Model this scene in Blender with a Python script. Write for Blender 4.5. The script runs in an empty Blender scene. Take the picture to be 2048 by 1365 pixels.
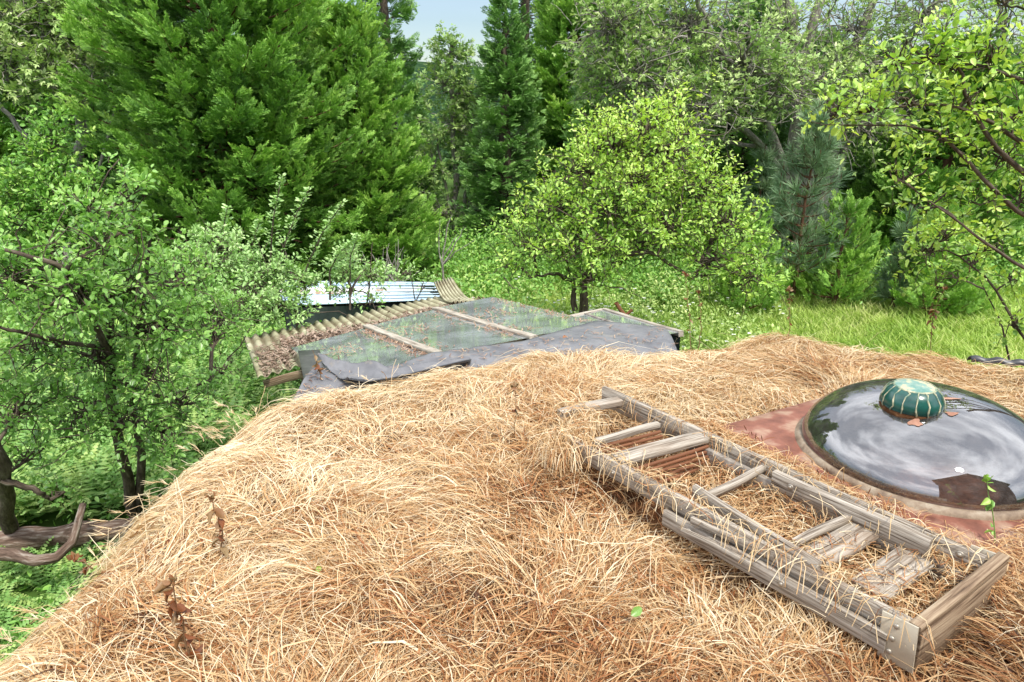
import bpy, math
import numpy as np
from math import radians, sin, cos, pi

# ------------------------------------------------------------------ camera, sky, sun, exposure
scene = bpy.context.scene
COL = scene.collection
FPX = 1365.0                       # focal length in pixels of the 2048 px wide photograph (24 mm)
PITCH = math.atan(482 / FPX)
EYE = 1.7
cam_d = bpy.data.cameras.new('camera')
cam_d.sensor_width = 36.0
cam_d.lens = 36.0 * FPX / 2048
cam_d.clip_start = 0.05
cam_d.clip_end = 2000
cam = bpy.data.objects.new('camera', cam_d)
COL.objects.link(cam)
cam.location = (0, 0, EYE)
cam.rotation_euler = (pi / 2 - PITCH, 0, 0)
scene.camera = cam

SUN_EL, SUN_AZ = radians(60), radians(155)       # azimuth measured from +Y towards +X
sv = np.array([cos(SUN_EL) * sin(SUN_AZ), cos(SUN_EL) * cos(SUN_AZ), sin(SUN_EL)])
world = bpy.data.worlds.new('World')
scene.world = world
world.use_nodes = True
wn, wl = world.node_tree.nodes, world.node_tree.links
wn.clear()
w_out = wn.new('ShaderNodeOutputWorld')
w_bg = wn.new('ShaderNodeBackground')
w_bg.inputs['Strength'].default_value = 0.07
sky = wn.new('ShaderNodeTexSky')
sky.sky_type = 'NISHITA'
sky.sun_disc = False
sky.sun_elevation = SUN_EL
sky.sun_rotation = SUN_AZ
sky.air_density = 1.0
sky.dust_density = 0.6
w_tc = wn.new('ShaderNodeTexCoord')
w_map = wn.new('ShaderNodeMapping')
w_map.inputs['Scale'].default_value = (1.0, 1.0, 2.6)
w_map.inputs['Location'].default_value = (3.1, 0.4, 1.7)
w_noise = wn.new('ShaderNodeTexNoise')
w_noise.inputs['Scale'].default_value = 1.5
w_noise.inputs['Detail'].default_value = 5
w_noise.inputs['Roughness'].default_value = 0.55
w_ramp = wn.new('ShaderNodeValToRGB')
w_ramp.color_ramp.elements[0].position = 0.42
w_ramp.color_ramp.elements[0].color = (0.3, 0.3, 0.3, 1)
w_ramp.color_ramp.elements[1].position = 0.62
w_ramp.color_ramp.elements[1].color = (0.9, 0.9, 0.9, 1)
w_mix = wn.new('ShaderNodeMix')
w_mix.data_type = 'RGBA'
w_mix.inputs[7].default_value = (24.0, 24.6, 26.0, 1)
wl.new(w_tc.outputs['Generated'], w_map.inputs['Vector'])
wl.new(w_map.outputs['Vector'], w_noise.inputs['Vector'])
wl.new(w_noise.outputs['Fac'], w_ramp.inputs['Fac'])
w_sep = wn.new('ShaderNodeSeparateXYZ')
w_el = wn.new('ShaderNodeMapRange')            # the cloud deck opens to blue towards the horizon
w_el.inputs['From Min'].default_value = 0.10
w_el.inputs['From Max'].default_value = 0.42
w_el.inputs['To Min'].default_value = 0.03
w_mul = wn.new('ShaderNodeMath')
w_mul.operation = 'MULTIPLY'
wl.new(w_tc.outputs['Generated'], w_sep.inputs[0])
wl.new(w_sep.outputs['Z'], w_el.inputs['Value'])
wl.new(w_ramp.outputs['Color'], w_mul.inputs[0])
wl.new(w_el.outputs[0], w_mul.inputs[1])
wl.new(w_mul.outputs[0], w_mix.inputs[0])
wl.new(sky.outputs['Color'], w_mix.inputs[6])
wl.new(w_mix.outputs[2], w_bg.inputs['Color'])
wl.new(w_bg.outputs['Background'], w_out.inputs['Surface'])

sun_d = bpy.data.lights.new('sun', 'SUN')
sun_d.energy = 2.5
sun_d.angle = radians(5)
sun_d.color = (1.0, 0.95, 0.86)
sun = bpy.data.objects.new('sun', sun_d)
COL.objects.link(sun)
from mathutils import Vector
sun.rotation_euler = Vector(sv).to_track_quat('Z', 'Y').to_euler()

scene.view_settings.view_transform = 'Standard'
scene.view_settings.look = 'None'
scene.view_settings.gamma = 1
scene.view_settings.exposure = 0.92
scene.cycles.use_denoising = True
scene.cycles.max_bounces = 7
scene.cycles.diffuse_bounces = 5
scene.cycles.transmission_bounces = 5
scene.cycles.transparent_max_bounces = 8
scene.cycles.caustics_reflective = False
scene.cycles.caustics_refractive = False
scene.cycles.sample_clamp_indirect = 6

# ------------------------------------------------------------------ helpers
RNG = np.random.default_rng(7)


def ray(px, py):
    u, v = (px - 1024) / FPX, (py - 682.5) / FPX
    return np.array([u, cos(PITCH) - v * sin(PITCH), -sin(PITCH) - v * cos(PITCH)])


def on(px, py, z=0.0):
    r = ray(px, py)
    return r * ((z - EYE) / r[2]) + np.array([0, 0, EYE])


def at(px, py, Y):
    r = ray(px, py)
    return r * (Y / r[1]) + np.array([0, 0, EYE])


def nrm(v):
    v = np.asarray(v, float)
    return v / np.maximum(np.linalg.norm(v, axis=-1, keepdims=True), 1e-9)


def wob(x, y, s=0, k=1.0):
    """smooth noise about -1..1"""
    r = np.random.default_rng(100 + s)
    out = 0
    for i in range(7):
        a, b = r.uniform(-1, 1, 2) * (1 + i * 0.45)
        out = out + np.sin((x * a + y * b) * k * 2.2 + r.uniform(0, 6.28)) / (1 + i * 0.3)
    return out / 2.6


class Soup:
    """collects quads and triangles with a per-vertex number 'rnd' and a vector 'lc'"""
    def __init__(s):
        s.V, s.Q, s.T, s.R, s.L, s.n = [], [], [], [], [], 0

    def add(s, v, q=None, t=None, rnd=0.5, lc=None):
        v = np.asarray(v, np.float32).reshape(-1, 3)
        if q is not None and len(q):
            s.Q.append(np.asarray(q, np.int64).reshape(-1, 4) + s.n)
        if t is not None and len(t):
            s.T.append(np.asarray(t, np.int64).reshape(-1, 3) + s.n)
        s.V.append(v)
        s.R.append(np.broadcast_to(np.asarray(rnd, np.float32), (len(v),)))
        s.L.append(v if lc is None else np.asarray(lc, np.float32).reshape(-1, 3))
        s.n += len(v)
        return s

    def mesh(s, name, mat, smooth=False):
        me = bpy.data.meshes.new(name)
        V = np.concatenate(s.V)
        Q = np.concatenate(s.Q) if s.Q else np.zeros((0, 4), np.int64)
        T = np.concatenate(s.T) if s.T else np.zeros((0, 3), np.int64)
        me.vertices.add(len(V))
        me.vertices.foreach_set('co', V.ravel())
        me.loops.add(Q.size + T.size)
        me.loops.foreach_set('vertex_index', np.concatenate([Q.ravel(), T.ravel()]).astype(np.int32))
        me.polygons.add(len(Q) + len(T))
        st = np.concatenate([np.arange(len(Q)) * 4, Q.size + np.arange(len(T)) * 3]).astype(np.int32)
        me.polygons.foreach_set('loop_start', st)
        if smooth:
            me.polygons.foreach_set('use_smooth', np.ones(len(st), bool))
        a = me.attributes.new('rnd', 'FLOAT', 'POINT')
        a.data.foreach_set('value', np.concatenate(s.R).astype(np.float32))
        a = me.attributes.new('lc', 'FLOAT_VECTOR', 'POINT')
        a.data.foreach_set('vector', np.concatenate(s.L).astype(np.float32).ravel())
        me.update(calc_edges=True)
        me.materials.append(mat)
        return me

    def build(s, name, mat, parent=None, smooth=False, **tags):
        o = bpy.data.objects.new(name, s.mesh(name, mat, smooth))
        COL.objects.link(o)
        if parent is not None:
            o.parent = parent
            o.matrix_parent_inverse = Vector_inv(parent)
        for k, v in tags.items():
            o[k] = v
        return o


from mathutils import Matrix


def Vector_inv(p):
    return Matrix.LocRotScale(p.location, p.rotation_euler, p.scale).inverted()


def thing(name, label, cat, loc=(0, 0, 0), group=None):
    o = bpy.data.objects.new(name, None)
    COL.objects.link(o)
    o.location = loc
    o.empty_display_size = 0.2
    o['label'] = label
    o['category'] = cat
    if group:
        o['group'] = group
    return o


def tubes(S, P, R, sides=5, rnd=0.5, caps=False):
    """P (N,K,3) centre lines, R (N,K) radii"""
    P = np.asarray(P, float)
    if P.ndim == 2:
        P = P[None]
    N, K, _ = P.shape
    R = np.broadcast_to(np.asarray(R, float), (N, K))
    T = nrm(np.gradient(P, axis=1))
    m = nrm(P[:, -1] - P[:, 0])
    ref = np.where(np.abs(m[:, 2:3]) > 0.8, np.array([[1.0, 0.13, 0]]), np.array([[0.0, 0.1, 1.0]]))[:, None, :]
    A = nrm(np.cross(T, np.broadcast_to(ref, T.shape)))
    B = np.cross(T, A)
    th = np.arange(sides) * 2 * pi / sides
    V = P[:, :, None] + R[:, :, None, None] * (np.cos(th)[None, None, :, None] * A[:, :, None] + np.sin(th)[None, None, :, None] * B[:, :, None])
    i = np.arange(N)[:, None, None] * K * sides
    k = np.arange(K - 1)[None, :, None] * sides
    j = np.arange(sides)[None, None, :]
    j2 = (j + 1) % sides
    q = np.stack([i + k + j, i + k + j2, i + k + sides + j2, i + k + sides + j], -1)
    ln = np.concatenate([np.zeros((N, 1)), np.cumsum(np.linalg.norm(np.diff(P, axis=1), axis=2), 1)], 1)
    lc = np.stack([np.broadcast_to(ln[:, :, None], (N, K, sides)), R[:, :, None] * np.cos(th), R[:, :, None] * np.sin(th)], -1)
    rr = np.broadcast_to(np.asarray(rnd, float).reshape(-1, 1, 1), (N, K, sides)).ravel()
    S.add(V.reshape(-1, 3), q.reshape(-1, 4), rnd=rr, lc=lc.reshape(-1, 3))
    if caps and sides >= 4 and N == 1:
        for e, idx in ((0, range(sides)), (K - 1, range(sides))):
            c = P[0, e]
            vv = np.vstack([V[0, e], c])
            t = [[a, (a + 1) % sides, sides] for a in idx]
            S.add(vv, t=t, rnd=0.5, lc=vv)
    return S


def ribbons(S, P, W, side, rnd=0.5):
    """flat strips: P (N,K,3), W (N,K) half widths, side (N,3) or (N,K,3)"""
    N, K, _ = P.shape
    side = nrm(side)
    if side.ndim == 2:
        side = side[:, None, :]
    V = np.stack([P - side * W[..., None], P + side * W[..., None]], 2)
    i = np.arange(N)[:, None] * K * 2
    k = np.arange(K - 1)[None, :] * 2
    q = np.stack([i + k, i + k + 1, i + k + 3, i + k + 2], -1)
    rr = np.asarray(rnd, float)
    if rr.ndim == 1:
        rr = rr[:, None]
    rr = np.broadcast_to(rr[..., None], (N, K, 2)).ravel()
    S.add(V.reshape(-1, 3), q.reshape(-1, 4), rnd=rr)
    return S


def bez(a, b, sag=0.0, n=6, jit=0.0, rng=RNG):
    """N curves from a to b (N,3), bulging by sag (N,3) or number in z"""
    a, b = np.atleast_2d(a).astype(float), np.atleast_2d(b).astype(float)
    t = np.linspace(0, 1, n)[None, :, None]
    s = np.zeros_like(a)
    if np.ndim(sag) == 0:
        s[:, 2] = sag
    else:
        s = s + sag
    if jit:
        s = s + rng.normal(0, jit, a.shape)
    P = a[:, None] * (1 - t) + b[:, None] * t + s[:, None] * (4 * t * (1 - t))
    if jit:
        w = rng.normal(0, jit * 0.3, P.shape)
        w[:, 0] = 0
        w[:, -1] = 0
        P = P + w
    return P


def frames(d, n):
    x = nrm(d)
    y = nrm(np.cross(n, x))
    z = np.cross(x, y)
    return np.stack([x, y, z], -1)        # columns


def scatter(S, tmpl, pos, rot, sc, rnd, trw=0.35):
    tv, tq, tr = tmpl
    N = len(pos)
    if N == 0:
        return
    sc = np.asarray(sc, float)
    if sc.ndim == 1:
        sc = sc[:, None] * np.ones((1, 3))
    L = tv[None] * sc[:, None, :]
    V = np.einsum('nij,nkj->nki', rot, L) + pos[:, None, :]
    q = (np.arange(N) * len(tv))[:, None, None] + tq[None]
    r = np.clip(np.asarray(rnd)[:, None] * (1 - trw) + tr[None] * trw, 0, 1)
    S.add(V.reshape(-1, 3), q.reshape(-1, 4), rnd=r.ravel())


# ------------------------------------------------------------------ templates (unit length along +x)
def t_leaf():
    v = [(0, 0, 0), (0.42, 0, 0.0), (1, 0, -0.10)]
    sides = []
    for s in (1, -1):
        sides += [(0.16, s * 0.2, 0.05), (0.48, s * 0.29, 0.09), (0.82, s * 0.17, 0.02)]
    v = np.array(v + sides, float)
    q = [(0, 1, 4, 3), (1, 2, 5, 4), (0, 6, 7, 1), (1, 7, 8, 2)]
    return v, np.array(q), np.array([0.4, 0.5, 0.6, 0.5, 0.5, 0.6, 0.5, 0.5, 0.6])


def t_leaf_simple():
    v = np.array([(0, 0, 0), (0.3, 0.24, 0.06), (0.75, 0.2, 0.03), (1, 0, -0.08), (0.75, -0.2, 0.03), (0.3, -0.24, 0.06)], float)
    return v, np.array([(0, 3, 2, 1), (0, 5, 4, 3)]), np.full(6, 0.5)


def t_lobed():
    """oak-like: three lobes as quads"""
    v, q, r = [], [], []
    for a, l in ((0, 1.0), (0.9, 0.7), (-0.9, 0.7)):
        b = len(v)
        c, s = cos(a), sin(a)
        for x, y, z in ((0, 0, 0), (0.5 * l, 0.2 * l, 0.06), (l, 0, -0.06), (0.5 * l, -0.2 * l, 0.02)):
            v.append((x * c - y * s, x * s + y * c, z))
        q.append((b, b + 1, b + 2, b + 3))
        r += [0.4, 0.5, 0.6, 0.5]
    return np.array(v), np.array(q), np.array(r)


def diamonds(segs, seed=0):
    """segs: list of (base, tip, halfwidth, tone)"""
    rng = np.random.default_rng(seed)
    v, q, r = [], [], []
    for a, b, w, tone in segs:
        a, b = np.array(a, float), np.array(b, float)
        d = nrm(b - a)
        n = nrm(np.array([0, 0, 1.0]) + rng.normal(0, 0.45, 3))
        s = nrm(np.cross(n, d)) * w
        m = a + (b - a) * 0.55
        k = len(v)
        v += [a, m + s, b, m - s]
        q.append((k, k + 1, k + 2, k + 3))
        r += [tone * 0.5, tone, min(1, tone * 1.3), tone]
    return np.array(v), np.array(q), np.array(r)


def t_cedar(seed=1):
    rng = np.random.default_rng(seed)
    segs = [((0, 0, 0), (0.75, 0, 0.02), 0.04, 0.3)]
    for i in range(7):
        x = 0.08 + i * 0.12
        for s in (1, -1):
            L = (0.5 - 0.035 * i) * rng.uniform(0.7, 1.15)
            a = 0.62 + rng.normal(0, 0.12)
            tip = np.array([x + L * cos(a), s * L * sin(a), rng.normal(0.02, 0.09)])
            segs.append(((x, 0, 0), tip, 0.045, 0.6))
            mid = np.array([x, 0, 0]) * 0.45 + tip * 0.55
            L2 = L * 0.5
            segs.append((mid, mid + np.array([L2 * cos(a - 0.6), s * L2 * sin(a - 0.6), rng.normal(0.03, 0.06)]), 0.035, 0.85))
    segs.append(((0.7, 0, 0), (1.08, 0, 0.03), 0.045, 0.95))
    return diamonds(segs, seed)


def t_fir(seed=1):
    rng = np.random.default_rng(seed)
    segs = []
    for i in range(6):
        x = 0.1 + i * 0.14
        for s in (1, -1):
            L = 0.42 - 0.05 * i
            segs.append(((x, 0, 0), (x + L * 0.6, s * L, rng.normal(-0.02, 0.05)), 0.06, 0.6))
    segs.append(((0, 0, 0), (1.0, 0, -0.03), 0.05, 0.7))
    return diamonds(segs, seed)


def t_pine(seed=1, n=34):
    rng = np.random.default_rng(seed)
    segs = []
    for i in range(n):
        a = rng.uniform(0, 2 * pi)
        c = rng.uniform(0.15, 1.15)
        L = rng.uniform(0.75, 1.0)
        d = np.array([cos(c), sin(c) * cos(a), sin(c) * sin(a) - 0.1])
        b = np.array([rng.uniform(-0.25, 0.1), 0, 0])
        segs.append((b, b + d * L, 0.018, rng.uniform(0.3, 0.9)))
    return diamonds(segs, seed)


def t_fern():
    segs = []
    pts = [np.array([t, 0, 0.35 * sin(t * 2.2) - 0.05]) for t in np.linspace(0, 1, 16)]
    for i in range(2, 16):
        L = 0.3 * (1 - (i - 3) / 13.5) if i > 3 else 0.26
        for s in (1, -1):
            segs.append((pts[i - 1], pts[i - 1] + np.array([L * 0.35, s * L, -0.03]), 0.032, 0.6))
    for i in (0, 5, 10):
        segs.append((pts[i], pts[i + 5], 0.01, 0.3))
    return diamonds(segs, 3)


def t_tuft(seed=2, n=9):
    rng = np.random.default_rng(seed)
    segs = []
    for i in range(n):
        a = rng.uniform(0, 2 * pi)
        L = rng.uniform(0.6, 1)
        t = rng.uniform(0.1, 0.5)
        m = np.array([cos(a) * t * 0.4, sin(a) * t * 0.4, L * 0.6])
        segs.append((m * 0, m * 1.15, 0.016, 0.4))
        segs.append((m, np.array([cos(a) * t * 1.3, sin(a) * t * 1.3, L]), 0.012, 0.9))
    return diamonds(segs, seed)


LEAF, LEAF2, LOBED, CEDAR, FIR, PINE, FERN, TUFT = t_leaf(), t_leaf_simple(), t_lobed(), t_cedar(), t_fir(), t_pine(), t_fern(), t_tuft()


# ------------------------------------------------------------------ materials
def new_mat(name):
    m = bpy.data.materials.new(name)
    m.use_nodes = True
    n = m.node_tree.nodes
    n.clear()
    return m, n, m.node_tree.links


def ramp_node(n, stops):
    r = n.new('ShaderNodeValToRGB')
    el = r.color_ramp.elements
    while len(el) < len(stops):
        el.new(0.5)
    for e, (p, c) in zip(el, stops):
        e.position = p
        e.color = (*c, 1)
    return r


def foliage(name, stops, trans=0.3, rough=0.5, spec=0.35, tcol=(1.15, 1.25, 0.75)):
    if stops[-1][1][1] > stops[-1][1][0]:          # leaf greens: slightly greyer, as real leaf pigment
        trans *= 0.8
        out_ = []
        for p_, c_ in stops:
            lu = 0.25 * c_[0] + 0.65 * c_[1] + 0.1 * c_[2]
            out_.append((p_, tuple(0.84 * v_ + 0.16 * lu * w__ for v_, w__ in zip(c_, (1.15, 0.95, 0.8)))))
        stops = out_
    m, n, l = new_mat(name)
    out = n.new('ShaderNodeOutputMaterial')
    at_ = n.new('ShaderNodeAttribute')
    at_.attribute_name = 'rnd'
    rp = ramp_node(n, stops)
    l.new(at_.outputs['Fac'], rp.inputs['Fac'])
    p = n.new('ShaderNodeBsdfPrincipled')
    p.inputs['Roughness'].default_value = rough
    p.inputs['Specular IOR Level'].default_value = spec
    l.new(rp.outputs['Color'], p.inputs['Base Color'])
    tr = n.new('ShaderNodeBsdfTranslucent')
    mul = n.new('ShaderNodeMix')
    mul.data_type = 'RGBA'
    mul.blend_type = 'MULTIPLY'
    mul.inputs[0].default_value = 1
    mul.inputs[7].default_value = (*tcol, 1)
    l.new(rp.outputs['Color'], mul.inputs[6])
    l.new(mul.outputs[2], tr.inputs['Color'])
    mx = n.new('ShaderNodeMixShader')
    mx.inputs[0].default_value = trans
    l.new(p.outputs[0], mx.inputs[1])
    l.new(tr.outputs[0], mx.inputs[2])
    l.new(mx.outputs[0], out.inputs['Surface'])
    return m


def noisy(name, stops, scale=5, stretch=(1, 1, 1), detail=6, rough=0.8, bump=0.3, coord='lc', spec=0.3, rr=None, metallic=0.0, dist=0.02, second=None, valley=False):
    """colour from a noise over the object's own lc coordinates"""
    m, n, l = new_mat(name)
    out = n.new('ShaderNodeOutputMaterial')
    p = n.new('ShaderNodeBsdfPrincipled')
    if coord == 'lc':
        c = n.new('ShaderNodeAttribute')
        c.attribute_name = 'lc'
        cv = c.outputs['Vector']
    else:
        c = n.new('ShaderNodeTexCoord')
        cv = c.outputs['Object']
    mp = n.new('ShaderNodeMapping')
    mp.inputs['Scale'].default_value = stretch
    l.new(cv, mp.inputs['Vector'])
    nz = n.new('ShaderNodeTexNoise')
    nz.inputs['Scale'].default_value = scale
    nz.inputs['Detail'].default_value = detail
    nz.inputs['Roughness'].default_value = 0.62
    l.new(mp.outputs[0], nz.inputs['Vector'])
    rp = ramp_node(n, stops)
    l.new(nz.outputs['Fac'], rp.inputs['Fac'])
    col = rp.outputs['Color']
    if second:
        sc2, lo, hi, c2 = second
        n2 = n.new('ShaderNodeTexNoise')
        n2.inputs['Scale'].default_value = sc2
        n2.inputs['Detail'].default_value = 5
        l.new(cv, n2.inputs['Vector'])
        mr = n.new('ShaderNodeMapRange')
        mr.inputs['From Min'].default_value = lo
        mr.inputs['From Max'].default_value = hi
        l.new(n2.outputs['Fac'], mr.inputs['Value'])
        mx = n.new('ShaderNodeMix')
        mx.data_type = 'RGBA'
        mx.inputs[7].default_value = (*c2, 1)
        l.new(mr.outputs[0], mx.inputs[0])
        l.new(col, mx.inputs[6])
        col = mx.outputs[2]
    if valley:                                     # shade between the ridges, painted into the valleys in a dirt colour (rnd = 0)
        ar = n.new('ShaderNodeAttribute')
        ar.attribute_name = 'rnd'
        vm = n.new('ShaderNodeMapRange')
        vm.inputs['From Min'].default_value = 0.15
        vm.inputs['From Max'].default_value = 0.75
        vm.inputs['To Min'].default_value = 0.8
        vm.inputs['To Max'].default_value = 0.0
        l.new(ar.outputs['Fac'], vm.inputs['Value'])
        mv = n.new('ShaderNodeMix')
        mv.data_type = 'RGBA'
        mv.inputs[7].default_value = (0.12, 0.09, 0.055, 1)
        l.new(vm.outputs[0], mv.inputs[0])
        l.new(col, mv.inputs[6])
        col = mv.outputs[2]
    l.new(col, p.inputs['Base Color'])
    p.inputs['Roughness'].default_value = rough
    p.inputs['Specular IOR Level'].default_value = spec
    p.inputs['Metallic'].default_value = metallic
    if bump:
        b = n.new('ShaderNodeBump')
        b.inputs['Strength'].default_value = bump
        b.inputs['Distance'].default_value = dist
        l.new(nz.outputs['Fac'], b.inputs['Height'])
        l.new(b.outputs[0], p.inputs['Normal'])
    l.new(p.outputs[0], out.inputs['Surface'])
    return m


M_straw = foliage('dry_straw', [(0.0, (0.07, 0.03, 0.014)), (0.2, (0.33, 0.13, 0.045)), (0.42, (0.48, 0.275, 0.12)), (0.66, (0.60, 0.435, 0.235)), (1.0, (0.77, 0.67, 0.48))], trans=0.22, rough=0.55, spec=0.3, tcol=(1.1, 1.0, 0.8))
M_soil = noisy('thatch', [(0.25, (0.03, 0.014, 0.008)), (0.5, (0.09, 0.04, 0.018)), (0.8, (0.22, 0.11, 0.05))], scale=28, rough=0.95, bump=0.8, spec=0.1)
M_ground = noisy('forest_floor', [(0.3, (0.020, 0.035, 0.010)), (0.5, (0.05, 0.09, 0.02)), (0.7, (0.10, 0.17, 0.035))], scale=1.3, rough=0.95, bump=0.4, spec=0.1, coord='obj', second=(0.12, 0.45, 0.6, (0.06, 0.12, 0.02)))
M_hill = noisy('wooded_hill', [(0.3, (0.012, 0.03, 0.016)), (0.5, (0.03, 0.065, 0.03)), (0.7, (0.055, 0.10, 0.04))], scale=0.35, rough=1.0, bump=1.0, spec=0.0, coord='obj', dist=3.0)
M_bark = noisy('bark', [(0.3, (0.035, 0.026, 0.02)), (0.55, (0.11, 0.085, 0.065)), (0.75, (0.22, 0.19, 0.15))], scale=9, stretch=(1, 4, 4), rough=0.9, bump=0.7, spec=0.1)
M_bark_grey = noisy('grey_lichen_bark', [(0.3, (0.09, 0.08, 0.07)), (0.5, (0.22, 0.20, 0.17)), (0.72, (0.42, 0.41, 0.36))], scale=10, stretch=(1, 3, 3), rough=0.9, bump=0.5, spec=0.1)
M_bark_red = noisy('cedar_bark', [(0.3, (0.045, 0.022, 0.014)), (0.6, (0.14, 0.075, 0.045)), (0.8, (0.22, 0.14, 0.09))], scale=8, stretch=(0.5, 6, 6), rough=0.9, bump=0.7, spec=0.1)
M_wood = noisy('weathered_wood', [(0.33, (0.05, 0.035, 0.025)), (0.42, (0.19, 0.155, 0.12)), (0.54, (0.35, 0.31, 0.26)), (0.72, (0.52, 0.475, 0.41))], scale=9, stretch=(0.45, 11, 11), rough=0.8, bump=0.6, spec=0.2, dist=0.006, second=(3.0, 0.55, 0.8, (0.22, 0.15, 0.10)))
M_wood_br = noisy('brown_wood', [(0.30, (0.06, 0.035, 0.02)), (0.44, (0.20, 0.135, 0.085)), (0.58, (0.32, 0.24, 0.16)), (0.75, (0.46, 0.37, 0.27))], scale=8, stretch=(0.4, 11, 11), rough=0.75, bump=0.6, spec=0.25, dist=0.006)
M_redwood = noisy('red_slats', [(0.3, (0.09, 0.035, 0.018)), (0.6, (0.21, 0.09, 0.045)), (0.8, (0.32, 0.17, 0.10))], scale=6, stretch=(0.5, 8, 8), rough=0.7, bump=0.4, dist=0.004)
M_white_trim = noisy('white_trim', [(0.3, (0.12, 0.09, 0.07)), (0.48, (0.33, 0.29, 0.235)), (0.7, (0.50, 0.46, 0.39))], scale=5, stretch=(0.7, 7, 7), rough=0.7, bump=0.3, dist=0.004)
M_trim_dark = noisy('grimy_trim', [(0.35, (0.10, 0.085, 0.07)), (0.5, (0.24, 0.21, 0.18)), (0.7, (0.45, 0.42, 0.36))], scale=9, rough=0.8, bump=0.3)
M_plate = noisy('galvanised_plate', [(0.3, (0.42, 0.37, 0.28)), (0.6, (0.55, 0.50, 0.40)), (0.8, (0.62, 0.57, 0.47))], scale=9, rough=0.5, bump=0.15, spec=0.5, metallic=0.25)
M_bolt = noisy('bolt_metal', [(0.3, (0.25, 0.22, 0.18)), (0.7, (0.5, 0.46, 0.4))], scale=40, rough=0.45, bump=0.1, metallic=0.6)
M_curb = noisy('red_brown_metal', [(0.3, (0.13, 0.05, 0.034)), (0.5, (0.23, 0.09, 0.06)), (0.7, (0.31, 0.15, 0.105))], scale=7, rough=0.6, bump=0.25, spec=0.3, second=(7, 0.46, 0.68, (0.36, 0.27, 0.19)))
M_seal = noisy('aged_sealant', [(0.3, (0.12, 0.08, 0.055)), (0.5, (0.24, 0.18, 0.125)), (0.75, (0.40, 0.35, 0.27))], scale=14, rough=0.6, bump=0.3)
M_patch = noisy('rust_patch', [(0.3, (0.24, 0.11, 0.07)), (0.7, (0.42, 0.24, 0.17))], scale=20, rough=0.8, bump=0.2)
M_cap_green = noisy('green_enamel', [(0.3, (0.006, 0.04, 0.034)), (0.55, (0.012, 0.085, 0.068)), (0.75, (0.05, 0.14, 0.11))], scale=9, rough=0.22, bump=0.08, spec=0.6)
M_cap_cream = noisy('flaked_cream', [(0.35, (0.03, 0.16, 0.13)), (0.55, (0.40, 0.38, 0.25)), (0.7, (0.62, 0.58, 0.42))], scale=26, rough=0.6, bump=0.3)
M_cap_top = noisy('flaking_top', [(0.38, (0.10, 0.22, 0.19)), (0.5, (0.20, 0.30, 0.26)), (0.56, (0.50, 0.45, 0.26)), (0.75, (0.38, 0.42, 0.34))], scale=16, rough=0.5, bump=0.3)
M_liner = noisy('grey_membrane', [(0.3, (0.09, 0.09, 0.10)), (0.5, (0.135, 0.136, 0.145)), (0.7, (0.18, 0.18, 0.19))], scale=5, rough=0.5, bump=0.3, spec=0.45, second=(11, 0.60, 0.76, (0.26, 0.22, 0.17)))
M_liner_dark = noisy('black_membrane', [(0.3, (0.02, 0.021, 0.025)), (0.7, (0.06, 0.062, 0.07))], scale=5, rough=0.4, bump=0.1, spec=0.5)
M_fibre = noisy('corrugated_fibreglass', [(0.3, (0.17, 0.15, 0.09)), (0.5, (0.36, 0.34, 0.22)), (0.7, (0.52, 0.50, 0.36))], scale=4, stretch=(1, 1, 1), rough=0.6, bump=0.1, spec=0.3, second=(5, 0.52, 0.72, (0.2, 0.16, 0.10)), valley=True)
M_rivet = noisy('riveted_metal', [(0.3, (0.055, 0.055, 0.055)), (0.7, (0.14, 0.14, 0.135))], scale=9, rough=0.5, bump=0.1, metallic=0.3)
M_siding = noisy('brown_siding', [(0.3, (0.09, 0.04, 0.028)), (0.5, (0.15, 0.07, 0.045)), (0.7, (0.21, 0.10, 0.065))], scale=4, stretch=(1, 1, 8), rough=0.7, bump=0.3)
M_darkin = noisy('dark_interior', [(0.3, (0.015, 0.02, 0.018)), (0.55, (0.05, 0.07, 0.06)), (0.75, (0.16, 0.17, 0.13))], scale=3, rough=0.9, bump=0.2)
M_log = noisy('log_bark', [(0.3, (0.04, 0.025, 0.018)), (0.5, (0.15, 0.10, 0.075)), (0.7, (0.36, 0.31, 0.26))], scale=6, stretch=(0.8, 6, 6), rough=0.9, bump=1.0, spec=0.15)
M_brown_leaf = foliage('withered_leaf', [(0, (0.09, 0.03, 0.012)), (0.5, (0.27, 0.11, 0.045)), (1, (0.40, 0.26, 0.13))], trans=0.2, tcol=(1.2, 0.9, 0.6))
M_stalk = foliage('weed_stalk', [(0, (0.14, 0.07, 0.03)), (0.6, (0.33, 0.20, 0.10)), (1, (0.45, 0.32, 0.2))], trans=0.05, tcol=(1, 1, 1))

G_plum = [(0, (0.08, 0.22, 0.03)), (0.45, (0.20, 0.46, 0.07)), (0.8, (0.36, 0.64, 0.13)), (1, (0.52, 0.72, 0.24))]
M_plum = foliage('plum_leaf', G_plum, trans=0.5, rough=0.36, spec=0.6)
M_pale = foliage('pale_small_leaf', [(0, (0.117, 0.26, 0.046)), (0.5, (0.273, 0.52, 0.13)), (1, (0.546, 0.728, 0.325))], trans=0.3, rough=0.42, spec=0.5)
M_apple = foliage('yellow_green_leaf', [(0, (0.09, 0.249, 0.027)), (0.35, (0.235, 0.488, 0.048)), (0.7, (0.479, 0.726, 0.096)), (1, (0.668, 0.85, 0.232))], trans=0.4, rough=0.42, spec=0.45, tcol=(1.3, 1.3, 0.5))
M_cedar = foliage('cedar_spray', [(0, (0.023, 0.077, 0.013)), (0.35, (0.072, 0.222, 0.017)), (0.65, (0.2, 0.456, 0.03)), (1, (0.429, 0.679, 0.068))], trans=0.22, rough=0.5)
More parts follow.
